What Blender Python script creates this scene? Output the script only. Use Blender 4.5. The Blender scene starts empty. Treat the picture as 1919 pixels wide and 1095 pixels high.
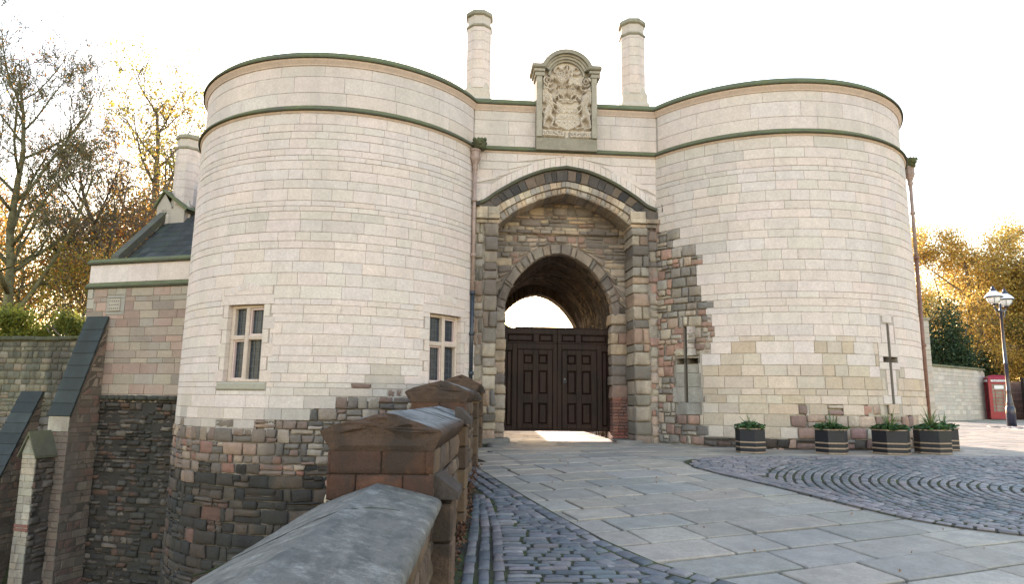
import bpy, math, random
import numpy as np
from mathutils import Matrix, Vector
rnd = random.Random(11); rng = np.random.default_rng(11)
scene = bpy.context.scene; COL = scene.collection
rad = math.radians

# ------------------------------------------------------------------ camera
EYE = 1.6
cam_data = bpy.data.cameras.new('camera'); cam = bpy.data.objects.new('camera', cam_data)
COL.objects.link(cam); scene.camera = cam
cam_data.sensor_width = 36.0; cam_data.lens = 1284.5 * 36 / 1919
cam_data.clip_start = 0.05; cam_data.clip_end = 3000
cam.matrix_world = Matrix.Translation((0, 0, EYE)) @ Matrix.Rotation(math.pi / 2 + .154, 4, 'X') @ Matrix.Rotation(.012, 4, 'Z')

# ------------------------------------------------------------------ world, sun, exposure
SUN_EL, SUN_AZ = 14.5, -9.0          # the low sun stands behind the gatehouse, a little to the left
world = bpy.data.worlds.new('World'); scene.world = world; world.use_nodes = True
wn = world.node_tree; wn.nodes.clear()
sky = wn.nodes.new('ShaderNodeTexSky'); sky.sky_type = 'NISHITA'; sky.sun_disc = False
sky.sun_elevation = rad(SUN_EL); sky.sun_rotation = rad(SUN_AZ)
sky.altitude = 50; sky.air_density = 1.5; sky.dust_density = .8; sky.ozone_density = .8
bg = wn.nodes.new('ShaderNodeBackground'); bg.inputs[1].default_value = .15
wo = wn.nodes.new('ShaderNodeOutputWorld')
wn.links.new(sky.outputs[0], bg.inputs[0]); wn.links.new(bg.outputs[0], wo.inputs[0])
sd = bpy.data.lights.new('sun', 'SUN'); sd.energy = 4.0; sd.angle = rad(.6); sd.color = (1, .86, .68)
sun = bpy.data.objects.new('sun', sd); COL.objects.link(sun)
sv = Vector((math.sin(rad(SUN_AZ)) * math.cos(rad(SUN_EL)), math.cos(rad(SUN_AZ)) * math.cos(rad(SUN_EL)), math.sin(rad(SUN_EL))))
sun.matrix_world = Matrix.Translation(sv * 60) @ sv.to_track_quat('Z', 'Y').to_matrix().to_4x4()
scene.view_settings.view_transform = 'Standard'; scene.view_settings.look = 'None'
scene.view_settings.exposure = 2.2; scene.view_settings.gamma = 1.0
scene.view_settings.use_white_balance = True; scene.view_settings.white_balance_temperature = 6600; scene.view_settings.white_balance_tint = 23.5
scene.render.engine = 'CYCLES'
scene.cycles.max_bounces = 6; scene.cycles.diffuse_bounces = 3; scene.cycles.transmission_bounces = 4

# ------------------------------------------------------------------ materials
def new_mat(name):
    m = bpy.data.materials.new(name); m.use_nodes = True
    nt = m.node_tree; b = nt.nodes['Principled BSDF']
    return m, nt, b
def N(nt, t, **kw):
    n = nt.nodes.new(t)
    for k, v in kw.items():
        if k.startswith('i_'): n.inputs[k[2:].replace('_', ' ')].default_value = v
        else: setattr(n, k, v)
    return n
def ramp(nt, a, b, ca=(0, 0, 0, 1), cb=(1, 1, 1, 1)):
    r = nt.nodes.new('ShaderNodeValToRGB'); e = r.color_ramp.elements
    e[0].position = a; e[0].color = ca; e[1].position = b; e[1].color = cb
    return r
def mixc(nt, fac, a, b, mode='MIX'):
    m = nt.nodes.new('ShaderNodeMix'); m.data_type = 'RGBA'; m.blend_type = mode
    for sock, v in ((m.inputs[0], fac), (m.inputs[6], a), (m.inputs[7], b)):
        if hasattr(v, 'links') or hasattr(v, 'is_linked'): nt.links.new(v, sock)
        elif isinstance(v, (int, float)): sock.default_value = v
        else: sock.default_value = (*v, 1) if len(v) == 3 else v
    return m.outputs[2]
def mth(nt, op, a, b=None):
    m = nt.nodes.new('ShaderNodeMath'); m.operation = op
    for i, v in enumerate((a, b)):
        if v is None: continue
        if hasattr(v, 'is_linked'): nt.links.new(v, m.inputs[i])
        else: m.inputs[i].default_value = v
    return m.outputs[0]

def stone_mat(name, grit=1.0, streak=(1, 1, .22),  stain=(.16, .145, .125), stain_amt=.55, moss=None, bump=.006, scale=1.0, rough=.9, blotch=.9):
    """stonework: the colour of each block comes with the mesh, grain, blotches, rain streaks and lichen from noise"""
    m, nt, b = new_mat(name); L = nt.links.new
    at = N(nt, 'ShaderNodeVertexColor', layer_name='Col')
    tc = N(nt, 'ShaderNodeTexCoord'); geo = N(nt, 'ShaderNodeNewGeometry')
    def noise(sc, det=4, rough_=.6, vec=None, dist=0):
        n = N(nt, 'ShaderNodeTexNoise'); n.inputs['Scale'].default_value = sc * scale
        n.inputs['Detail'].default_value = det; n.inputs['Roughness'].default_value = rough_
        n.inputs['Distortion'].default_value = dist
        L(vec if vec is not None else geo.outputs['Position'], n.inputs['Vector']); return n.outputs['Fac']
    mp = N(nt, 'ShaderNodeMapping'); L(geo.outputs['Position'], mp.inputs['Vector']); mp.inputs['Scale'].default_value = streak
    n1 = noise(60, 3); n2 = noise(5, 5, .65); n3 = noise(1.1, 5, .6, mp.outputs[0], .4); n4 = noise(22, 4, .7)
    r1 = ramp(nt, .25, .75, (1 - .16 * grit,) * 3 + (1,), (1 + .14 * grit,) * 3 + (1,)); L(n1, r1.inputs[0])
    r2 = ramp(nt, .3, .72, (.80, .79, .78, 1), (1.14, 1.13, 1.12, 1)); L(n2, r2.inputs[0])
    r4 = ramp(nt, .35, .7, (.88, .87, .86, 1), (1.08, 1.08, 1.07, 1)); L(n4, r4.inputs[0])
    c = mixc(nt, 1, at.outputs['Color'], r1.outputs[0], 'MULTIPLY')
    c = mixc(nt, blotch, c, r2.outputs[0], 'MULTIPLY'); c = mixc(nt, 1, c, r4.outputs[0], 'MULTIPLY')
    r3 = ramp(nt, .47, .75); L(n3, r3.inputs[0])
    f = mth(nt, 'ADD', mth(nt, 'MULTIPLY', r3.outputs[0], stain_amt), mth(nt, 'MULTIPLY', at.outputs['Alpha'], mth(nt, 'ADD', r3.outputs[0], .25)))
    f = mth(nt, 'MINIMUM', f, .8)
    c = mixc(nt, f, c, stain)
    if moss:
        n5 = noise(2.3, 6, .7); n6 = noise(17, 4, .7)
        r5 = ramp(nt, moss[3], moss[3] + .16); L(n5, r5.inputs[0]); r6 = ramp(nt, .4, .62); L(n6, r6.inputs[0])
        c = mixc(nt, mth(nt, 'MULTIPLY', r5.outputs[0], mth(nt, 'ADD', mth(nt, 'MULTIPLY', r6.outputs[0], .6), .25)), c, moss[:3])
    L(c, b.inputs['Base Color']); b.inputs['Roughness'].default_value = rough
    b.inputs['Specular IOR Level'].default_value = .25
    bm = N(nt, 'ShaderNodeBump'); bm.inputs['Distance'].default_value = bump; bm.inputs['Strength'].default_value = .9
    hh = mth(nt, 'ADD', mth(nt, 'MULTIPLY', n1, .35), mth(nt, 'ADD', n4, mth(nt, 'MULTIPLY', n2, .8)))
    L(hh, bm.inputs['Height']); L(bm.outputs[0], b.inputs['Normal'])
    return m

def plain_mat(name, col, rough=.6, metal=0, noise=None, bump=0, spec=.5, vcol=False):
    m, nt, b = new_mat(name); L = nt.links.new
    b.inputs['Roughness'].default_value = rough; b.inputs['Metallic'].default_value = metal
    b.inputs['Specular IOR Level'].default_value = spec
    base = (*col, 1)
    if vcol:
        at = N(nt, 'ShaderNodeVertexColor', layer_name='Col'); base = at.outputs['Color']
    geo = N(nt, 'ShaderNodeNewGeometry')
    sc, amt = noise or (12, .25)
    n = N(nt, 'ShaderNodeTexNoise'); n.inputs['Scale'].default_value = sc; n.inputs['Detail'].default_value = 5
    L(geo.outputs['Position'], n.inputs['Vector'])
    r = ramp(nt, .3, .7, (1 - amt,) * 3 + (1,), (1 + amt * .6,) * 3 + (1,)); L(n.outputs['Fac'], r.inputs[0])
    L(mixc(nt, 1, base, r.outputs[0], 'MULTIPLY'), b.inputs['Base Color'])
    if bump:
        bm = N(nt, 'ShaderNodeBump'); bm.inputs['Distance'].default_value = bump; L(n.outputs['Fac'], bm.inputs['Height']); L(bm.outputs[0], b.inputs['Normal'])
    return m

def leaf_mat(name, trans=.5):
    m, nt, b = new_mat(name); L = nt.links.new
    at = N(nt, 'ShaderNodeVertexColor', layer_name='Col')
    L(at.outputs['Color'], b.inputs['Base Color']); b.inputs['Roughness'].default_value = .55; b.inputs['Specular IOR Level'].default_value = .3
    tr = N(nt, 'ShaderNodeBsdfTranslucent'); L(at.outputs['Color'], tr.inputs['Color'])
    mx = N(nt, 'ShaderNodeMixShader'); mx.inputs[0].default_value = trans
    L(b.outputs[0], mx.inputs[1]); L(tr.outputs[0], mx.inputs[2])
    L(mx.outputs[0], nt.nodes['Material Output'].inputs['Surface'])
    return m

def wood_mat(name, col, axis=2, rough=.45, spec=.35):
    m, nt, b = new_mat(name); L = nt.links.new
    geo = N(nt, 'ShaderNodeNewGeometry'); mp = N(nt, 'ShaderNodeMapping')
    s = [26, 26, 26]; s[axis] = 1.6; mp.inputs['Scale'].default_value = s
    L(geo.outputs['Position'], mp.inputs['Vector'])
    n = N(nt, 'ShaderNodeTexNoise'); n.inputs['Scale'].default_value = 1; n.inputs['Detail'].default_value = 6; L(mp.outputs[0], n.inputs['Vector'])
    n2 = N(nt, 'ShaderNodeTexNoise'); n2.inputs['Scale'].default_value = 2.2; n2.inputs['Detail'].default_value = 4; L(geo.outputs['Position'], n2.inputs['Vector'])
    a = tuple(v * .55 for v in col); c_ = tuple(v * 1.7 for v in col)
    r = ramp(nt, .3, .7, (*a, 1), (*c_, 1)); L(n.outputs['Fac'], r.inputs[0])
    r2 = ramp(nt, .35, .7, (.7, .7, .7, 1), (1.3, 1.3, 1.3, 1)); L(n2.outputs['Fac'], r2.inputs[0])
    L(mixc(nt, 1, r.outputs[0], r2.outputs[0], 'MULTIPLY'), b.inputs['Base Color'])
    b.inputs['Roughness'].default_value = rough; b.inputs['Specular IOR Level'].default_value = spec
    bm = N(nt, 'ShaderNodeBump'); bm.inputs['Distance'].default_value = .004; L(n.outputs['Fac'], bm.inputs['Height']); L(bm.outputs[0], b.inputs['Normal'])
    return m

M_ASH = stone_mat('dressed_sandstone', grit=.7, streak=(1, 1, .13), stain=(.36, .325, .29), stain_amt=.26, bump=.003, blotch=.45)
M_RUB = stone_mat('rubble_sandstone', grit=1.4, stain=(.145, .118, .098), stain_amt=.8, bump=.014)
M_DRK = stone_mat('ditch_rubble', grit=1.2, stain=(.045, .045, .04), stain_amt=.8, bump=.016)
M_CAP = stone_mat('mossy_coping_stone', grit=1.3, stain=(.10, .10, .075), stain_amt=.6, moss=(.13, .14, .055, .49), bump=.006)
M_PANEL = stone_mat('panel_frame_stone', grit=1.2, stain=(.15, .15, .11), stain_amt=.7, moss=(.17, .175, .095, .56), bump=.006)
M_COP = stone_mat('lichened_coping_stone', streak=(3.4, 1.1, 2), grit=1.8, stain=(.112, .112, .10), stain_amt=.95, moss=(.40, .39, .34, .50), bump=.022, scale=3.4)
M_PIER = stone_mat('red_brown_sandstone', streak=(1, 1, .7), grit=1.5, stain=(.045, .036, .03), stain_amt=.95, bump=.016, scale=3.0, blotch=1.0)
M_FLAG = stone_mat('flagstone', grit=.9, streak=(1, 1, 1), stain=(.17, .165, .15), stain_amt=.55, bump=.003, rough=.62)
M_SETT = stone_mat('granite_sett', grit=1.0, stain=(.10, .11, .11), stain_amt=.3, bump=.004, rough=.5)
M_BED = stone_mat('joint_bed', grit=1.3, stain=(.025, .024, .018), stain_amt=.5, moss=(.075, .10, .014, .44), bump=.012)
M_EARTH = stone_mat('ditch_earth', grit=1.3, stain=(.03, .03, .02), stain_amt=.5, moss=(.03, .05, .012, .42), bump=.03)
M_SLATE = stone_mat('roof_slate', grit=1.2, stain=(.028, .032, .028), stain_amt=.7, bump=.006, rough=.75)
M_DOOR = wood_mat('dark_oak', (.0150, .0062, .0044), 2, .5, .16)
M_BLACK = plain_mat('black_planter_paint', (.009, .009, .012), .6, noise=(40, .4), bump=.002)
M_BAND = plain_mat('tan_band_paint', (.30, .21, .14), .7, noise=(20, .2))
M_SOIL = plain_mat('soil', (.03, .02, .013), .95, noise=(60, .5), bump=.02)
M_RED = plain_mat('red_gloss_paint', (.30, .006, .022), .35, noise=(5, .15))
M_BLUE = plain_mat('dark_blue_paint', (.018, .022, .045), .3, noise=(8, .2))
M_IRON = plain_mat('painted_iron_pipe', (.03, .038, .05), .4, noise=(15, .3))
M_PINK = plain_mat('faded_pink_pipe_paint', (.33, .235, .195), .6, noise=(9, .25))
M_RUST = plain_mat('red_brown_pipe_paint', (.20, .10, .07), .55, noise=(9, .25))
M_FRAME = plain_mat('pink_casement_paint', (.62, .47, .43), .5, noise=(20, .1))
M_GLASS = plain_mat('dark_window_glass', (.030, .040, .052), .28, noise=(9, .5), spec=.45)
M_SKYG = plain_mat('pale_lantern_glass', (.75, .77, .78), .15, noise=(4, .05))
M_LEAD = plain_mat('lead_came', (.10, .11, .12), .5)
M_WHITE = plain_mat('white_sign', (.75, .74, .72), .5, noise=(10, .05))
M_INK = plain_mat('dark_lettering', (.06, .05, .05), .6)
M_BARK = plain_mat('bark', (.17, .14, .11), .95, noise=(7, .5), bump=.02, spec=.1)
M_BARKM = plain_mat('mossy_bark', (.16, .15, .085), .95, noise=(5, .5), bump=.02, spec=.1)
M_LEAF = leaf_mat('autumn_leaf', .66)
M_GREEN = leaf_mat('evergreen_leaf', .25)
M_TAN = wood_mat('pale_boarding', (.30, .20, .11), 2, .7)
M_LITTER = leaf_mat('fallen_leaf', .1)

# ------------------------------------------------------------------ mesh helpers
class MB:
    def __init__(s): s.v = []; s.f = []; s.c = []; s.sm = []; s.n = 0
    def add(s, verts, faces, col=(.5, .5, .5, 0), smooth=False):
        verts = np.asarray(verts, float).reshape(-1, 3)
        s.v.append(verts); o = s.n
        if isinstance(faces, np.ndarray): s.f.extend((faces + o).tolist())
        else: s.f.extend([[i + o for i in f] for f in faces])
        s.sm.extend([smooth] * len(faces))
        c = np.asarray(col, float)
        if c.ndim == 1:
            if len(c) == 3: c = np.append(c, 0)
            c = np.tile(c, (len(verts), 1))
        elif c.shape[1] == 3: c = np.hstack([c, np.zeros((len(c), 1))])
        s.c.append(c); s.n += len(verts)
    def box(s, x0, x1, y0, y1, z0, z1, col=(.5, .5, .5, 0), M=None, bev=0):
        if bev:
            b = min(bev, (x1 - x0) / 3, (y1 - y0) / 3, (z1 - z0) / 3); P = []
            for z, i in ((z0, b), (z0 + b, 0), (z1 - b, 0), (z1, b)):
                xs0, xs1, ys0, ys1 = x0 + i, x1 - i, y0 + i, y1 - i; k = b if i == 0 else 0
                P += [(xs0 + k, ys0, z), (xs1 - k, ys0, z), (xs1, ys0 + k, z), (xs1, ys1 - k, z), (xs1 - k, ys1, z), (xs0 + k, ys1, z), (xs0, ys1 - k, z), (xs0, ys0 + k, z)]
            F = [[j * 8 + i, j * 8 + (i + 1) % 8, (j + 1) * 8 + (i + 1) % 8, (j + 1) * 8 + i] for j in range(3) for i in range(8)]
            F += [[7, 6, 5, 4, 3, 2, 1, 0], [24, 25, 26, 27, 28, 29, 30, 31]]
        else:
            P = [(x0, y0, z0), (x1, y0, z0), (x1, y1, z0), (x0, y1, z0), (x0, y0, z1), (x1, y0, z1), (x1, y1, z1), (x0, y1, z1)]
            F = [[3, 2, 1, 0], [4, 5, 6, 7], [0, 1, 5, 4], [1, 2, 6, 5], [2, 3, 7, 6], [3, 0, 4, 7]]
        P = np.array(P, float)
        if M is not None: P = M(P)
        s.add(P, F, col)
    def lathe(s, prof, c=(0, 0, 0), n=16, col=(.5, .5, .5, 0), smooth=True, ang0=0, cap=True, lean=None):
        P = []; c = np.array(c, float)
        for r, z in prof:
            for i in range(n):
                a = ang0 + 2 * math.pi * i / n; P.append((c[0] + r * math.cos(a), c[1] + r * math.sin(a), c[2] + z))
        F = [[j * n + i, j * n + (i + 1) % n, (j + 1) * n + (i + 1) % n, (j + 1) * n + i] for j in range(len(prof) - 1) for i in range(n)]
        if cap:
            F.append(list(range(n))[::-1]); F.append([(len(prof) - 1) * n + i for i in range(n)])
        s.add(P, F, col, smooth)
    def tube(s, pts, rs, n=8, col=(.5, .5, .5, 0), smooth=True):
        pts = np.asarray(pts, float); k = len(pts); rs = np.broadcast_to(np.asarray(rs, float), (k,))
        t = np.gradient(pts, axis=0); t /= np.linalg.norm(t, axis=1)[:, None] + 1e-9
        up = np.array([0, 0, 1.]) if abs(t[0][2]) < .9 else np.array([1., 0, 0])
        a = np.cross(t, up); a /= np.linalg.norm(a, axis=1)[:, None] + 1e-9; b = np.cross(t, a)
        th = np.arange(n) * 2 * math.pi / n
        P = pts[:, None] + rs[:, None, None] * (np.cos(th)[None, :, None] * a[:, None] + np.sin(th)[None, :, None] * b[:, None])
        F = [[j * n + i, j * n + (i + 1) % n, (j + 1) * n + (i + 1) % n, (j + 1) * n + i] for j in range(k - 1) for i in range(n)]
        F += [list(range(n))[::-1], [(k - 1) * n + i for i in range(n)]]
        s.add(P.reshape(-1, 3), F, col, smooth)
    def build(s, name, mat, parent=None, **props):
        me = bpy.data.meshes.new(name); V = np.vstack(s.v)
        ox = Vector((0, 0, 0))
        o = bpy.data.objects.new(name, me)
        if parent is not None: o.parent = parent; ox = parent_origin(parent)
        elif props.pop('origin', True):
            c = (V.min(0) + V.max(0)) / 2; ox = Vector((c[0], c[1], V[:, 2].min())); o.location = ox
        V = V - np.array(ox)
        me.from_pydata(V.tolist(), [], s.f)
        me.polygons.foreach_set('use_smooth', s.sm)
        ca = me.color_attributes.new('Col', 'FLOAT_COLOR', 'POINT')
        ca.data.foreach_set('color', np.vstack(s.c).astype(np.float32).ravel())
        me.materials.append(mat); me.update()
        COL.objects.link(o)
        for k, v in props.items(): o[k] = v
        return o
def parent_origin(p):
    v = Vector((0, 0, 0))
    while p is not None: v = v + p.location; p = p.parent
    return v
def thing(name, label, cat, loc, group=None):
    o = bpy.data.objects.new(name, None); COL.objects.link(o); o.location = loc; o.empty_display_size = .3
    o['label'] = label; o['category'] = cat
    if group: o['group'] = group
    return o

_grid = {}
def grid(nu, nv, e):
    k = (nu, nv, e)
    if k not in _grid:
        a = np.concatenate([[0], np.linspace(e, 1 - e, nu + 1), [1]]); b = np.concatenate([[0], np.linspace(e, 1 - e, nv + 1), [1]])
        A, B = np.meshgrid(a, b); nx, ny = len(a), len(b)
        idx = np.arange(nx * ny).reshape(ny, nx)
        F = np.stack([idx[:-1, :-1], idx[:-1, 1:], idx[1:, 1:], idx[1:, :-1]], -1).reshape(-1, 4)
        ring = np.concatenate([idx[0, :], idx[1:, -1], idx[-1, -2::-1], idx[-2:0:-1, 0]])
        edge = np.zeros((ny, nx), bool); edge[0] = edge[-1] = True; edge[:, 0] = edge[:, -1] = True
        inn = ~edge
        m = len(ring); j = np.arange(m)
        sk = np.stack([nx * ny + j, nx * ny + (j + 1) % m, ring[(j + 1) % m], ring[j]], -1)
        _grid[k] = (A.ravel(), B.ravel(), np.vstack([F, sk]), ring, edge.ravel())
    return _grid[k]
def stone(mb, S, q, wf, wb, col, gap=.008, bev=.006, bulge=0, rough=0, nu=2, nv=1, rnd_c=0, smooth=False):
    """one block on surface S(u,v,w): q = 4 corners (u,v) ll, lr, ur, ul"""
    A, B, F, ring, edge = grid(nu, nv, .5 if False else (.14 if bulge > .012 else .03))
    q = np.asarray(q, float)
    wu = (math.hypot(*(q[1] - q[0])) + math.hypot(*(q[2] - q[3]))) / 2
    hv = (math.hypot(*(q[3] - q[0])) + math.hypot(*(q[2] - q[1]))) / 2
    if wu < .02 or hv < .02: return
    ga = min(gap * (.62 if bulge == 0 else 1) / 2 / wu, .3); gb = min(gap / 2 / hv, .3)
    a = A.copy(); b = B.copy()
    ea = ga + bev / wu; eb = gb + bev / hv
    # remap first inner line to the bevel width
    lo = a[A > 0].min(); a = np.where(A <= 0, ga, np.where(A >= 1, 1 - ga, ea + (A - lo) / (1 - 2 * lo) * (1 - 2 * ea)))
    lo = b[B > 0].min(); b = np.where(B <= 0, gb, np.where(B >= 1, 1 - gb, eb + (B - lo) / (1 - 2 * lo) * (1 - 2 * eb)))
    if rnd_c:
        x = a * 2 - 1; y = b * 2 - 1
        k = 1 - rnd_c * (np.abs(x * y) ** 1.5); a = (x * k + 1) / 2; b = (y * k + 1) / 2
    if rough:
        j = rng.normal(0, rough * .35, (2, len(a))); a = a + j[0] / wu * .8; b = b + j[1] / hv * .8
    w = np.full(len(a), wf, float)
    if bulge: w = w - bulge + bulge * (1 - np.abs(A * 2 - 1) ** 3) * (1 - np.abs(B * 2 - 1) ** 3)
    if rough: w = w + rng.normal(0, rough * .5, len(a)) * (~edge)
    w = np.where(edge, w - bev * .9, w)
    u = (q[0, 0] * (1 - a) + q[1, 0] * a) * (1 - b) + (q[3, 0] * (1 - a) + q[2, 0] * a) * b
    v = (q[0, 1] * (1 - a) + q[1, 1] * a) * (1 - b) + (q[3, 1] * (1 - a) + q[2, 1] * a) * b
    P = np.vstack([S(u, v, w), S(u[ring], v[ring], np.full(len(ring), wb))])
    mb.add(P, F, col, smooth)

def pick(pal, var=.10):
    c = np.array(rnd.choice(pal)); var = var * (.45 if pal is P_ASH or pal is P_GRY else 1); k = 1 + rnd.uniform(-var, var)
    return tuple(np.clip(c[:3] * k * (1 + np.array([rnd.uniform(-.03, .03), 0, rnd.uniform(-.03, .03)])), .01, .9))
P_ASH = [(.65, .56, .505), (.64, .555, .505), (.655, .565, .515), (.632, .553, .50), (.655, .56, .50), (.645, .562, .51), (.65, .556, .497)]
P_GRY = [(.585, .52, .46), (.57, .51, .455), (.60, .53, .47), (.58, .51, .45)]
P_TAN = [(.52, .41, .305), (.55, .445, .345), (.54, .45, .36), (.58, .48, .385), (.50, .395, .295), (.56, .47, .38)]
P_RED = [(.46, .29, .22), (.33, .20, .17), (.47, .34, .26), (.52, .39, .30), (.29, .19, .17), (.41, .32, .27), (.50, .42, .34), (.42, .25, .19)]
P_MIX = [(.37, .33, .28), (.28, .255, .22), (.45, .33, .25), (.33, .20, .16), (.47, .40, .31), (.42, .36, .29), (.52, .44, .35), (.24, .21, .19), (.42, .26, .20)]
P_PORT = [(.24, .205, .18), (.31, .26, .215), (.38, .29, .22), (.46, .36, .26), (.20, .17, .15), (.30, .19, .15), (.35, .30, .25), (.17, .145, .13)]
P_PIL = [(.30, .27, .23), (.38, .32, .25), (.22, .20, .175), (.42, .35, .27), (.37, .26, .19), (.15, .135, .12), (.31, .21, .155), (.42, .38, .31), (.25, .22, .18)]
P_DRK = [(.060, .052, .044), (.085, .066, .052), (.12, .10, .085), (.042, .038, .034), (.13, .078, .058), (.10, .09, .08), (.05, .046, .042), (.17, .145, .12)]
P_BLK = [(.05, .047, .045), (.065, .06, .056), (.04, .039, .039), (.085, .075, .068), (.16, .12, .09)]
KIND = {
    'ash': dict(w=(.30, .85), pal=P_ASH, mort=(.43, .375, .33), gap=.008, bev=.005, wf=(0, .003), dirt=.05, nu=2),
    'gry': dict(w=(.30, .85), pal=P_GRY, mort=(.36, .32, .29), gap=.009, bev=.005, wf=(0, .003), dirt=.22, nu=2),
    'par': dict(w=(.9, 1.6), pal=P_ASH, mort=(.36, .32, .29), gap=.008, bev=.003, wf=(0, .001), dirt=.24, nu=5),
    'tan': dict(w=(.25, .60), pal=P_TAN, mort=(.42, .37, .30), gap=.016, bev=.007, wf=(-.002, .006), dirt=.12, nu=2, rough=.004),
    'red': dict(w=(.2, .5), pal=P_RED, mort=(.42, .37, .31), gap=.024, bev=.012, wf=(-.01, .03), dirt=.2, nu=4, nv=3, rough=.010, bulge=.010, rc=.06, split=.35),
    'mix': dict(w=(.14, .42), pal=P_MIX, mort=(.34, .30, .25), gap=.022, bev=.012, wf=(-.012, .03), dirt=.3, nu=4, nv=3, rough=.012, bulge=.010, rc=.06, split=.5),
    'port': dict(w=(.18, .55), pal=P_PORT, mort=(.24, .205, .17), gap=.020, bev=.012, wf=(-.015, .035), dirt=.35, nu=4, nv=3, rough=.013, bulge=.02, rc=.10, split=.45),
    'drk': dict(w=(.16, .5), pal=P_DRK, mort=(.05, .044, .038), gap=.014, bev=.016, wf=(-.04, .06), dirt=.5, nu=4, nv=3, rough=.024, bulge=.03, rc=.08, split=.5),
    'foot': dict(w=(.25, .6), pal=P_DRK + P_RED[:3] + P_MIX[:2], mort=(.11, .09, .075), gap=.014, bev=.014, wf=(-.02, .05), dirt=.5, nu=4, nv=3, rough=.016, bulge=.012, rc=.06, split=.6),
    'pnk': dict(w=(.35, .75), pal=[(.34, .27, .215), (.30, .21, .175), (.36, .30, .235), (.33, .29, .24), (.28, .23, .19), (.37, .26, .21)], mort=(.30, .26, .22), gap=.016, bev=.008, wf=(0, .008), dirt=.3, nu=2, rough=.005),
    'cap': dict(w=(.5, .9), pal=[(.22, .13, .08), (.26, .16, .10), (.20, .14, .10)], mort=(.06, .05, .04), gap=.018, bev=.012, wf=(-.01, .012), dirt=.3, nu=5, nv=4, rough=.007, bulge=.014, rc=.08),
}
def emit(mb, S, q, kd, wb=-.03, w_add=0, pal=None, dirt=None):
    k = KIND[kd]; col = pick(pal or k['pal']) + (k['dirt'] * rnd.uniform(.3, 1.5) if dirt is None else dirt,)
    stone(mb, S, q, rnd.uniform(*k['wf']) + w_add, wb, col, k['gap'] * rnd.uniform(.7, 1.3), k['bev'], k.get('bulge', 0), k.get('rough', 0), k['nu'], k.get('nv', 1), k.get('rc', 0), smooth=k.get('bulge', 0) > 0)
def lay(mbs, S, u0, u1, vs, kind, holes=(), lo=None, hi=None):
    """courses of blocks; kind(u,v) names the kind; lo/hi: functions giving the lower / upper limit at u"""
    for v0, v1 in zip(vs[:-1], vs[1:]):
        u = u0 - rnd.uniform(0, .3)
        while u < u1:
            kd = kind(max(u, u0) + .1, (v0 + v1) / 2)
            if kd is None: u += .1; continue
            k = KIND[kd]; w = rnd.uniform(*k['w'])
            if kd in ('ash', 'tan') and v1 - v0 < .17: w *= .9
            a, b = max(u, u0), min(u + w, u1); u += w
            if u1 - u < .12: b = u1; u = u1
            segs = [(a, b)]
            for h in holes:
                if h[1] > a and h[0] < b:
                    for e0, e1 in ((h[3], v1), (v0, h[2])):
                        if v0 < e0 + 1e-6 and e1 < v1 + 1e-6 and .03 < e1 - e0 < v1 - v0 - .02 and h[2] < v1 - .03 and h[3] > v0 + .03:
                            c0, c1 = max(a, h[0]), min(b, h[1])
                            cm_ = ((c0 + c1) / 2, (e0 + e1) / 2)
                            if c1 - c0 > .04 and not any(k_[0] < c1 - .02 and k_[1] > c0 + .02 and k_[2] < e1 - .01 and k_[3] > e0 + .01 for k_ in holes): emit(mbs[kd if kd in mbs else '*'], S, [[c0, e0], [c1, e0], [c1, e1], [c0, e1]], kd)
            for h in holes:
                if h[2] < v1 - .03 and h[3] > v0 + .03:
                    ns = []
                    for s0, s1 in segs:
                        if h[1] <= s0 or h[0] >= s1: ns.append((s0, s1)); continue
                        if h[0] > s0: ns.append((s0, h[0]))
                        if h[1] < s1: ns.append((h[1], s1))
                    segs = ns
            for s0, s1 in segs:
                if s1 - s0 < .05: continue
                rows = [(v0, v1)]
                if rnd.random() < k.get('split', 0) and v1 - v0 > .16:
                    m = v0 + (v1 - v0) * rnd.uniform(.35, .65); rows = [(v0, m), (m, v1)]
                for r0, r1 in rows:
                    cells = [(s0, s1)]
                    if k.get('split') and s1 - s0 > .3 and rnd.random() < .4:
                        m = s0 + (s1 - s0) * rnd.uniform(.35, .65); cells = [(s0, m), (m, s1)]
                    for c0, c1 in cells:
                        q = [[c0, r0], [c1, r0], [c1, r1], [c0, r1]]
                        if lo:
                            q[0][1] = max(r0, lo(c0)); q[1][1] = max(r0, lo(c1))
                            if (c0 - .0) < lo.c < c1: pass
                        if hi: q[3][1] = min(r1, hi(c0)); q[2][1] = min(r1, hi(c1))
                        if hi: q[0][1] = min(q[0][1], q[3][1] - .001); q[1][1] = min(q[1][1], q[2][1] - .001)
                        if max(q[3][1] - q[0][1], q[2][1] - q[1][1]) < .035: continue
                        q[3][1] = max(q[3][1], q[0][1] + .004); q[2][1] = max(q[2][1], q[1][1] + .004)
                        if k.get('rough', 0) > .008:
                            for p in q: p[0] += rnd.uniform(-.020, .020); p[1] += rnd.uniform(-.014, .014)
                        emit(mbs[kd if kd in mbs else '*'], S, q, kd)
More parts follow.
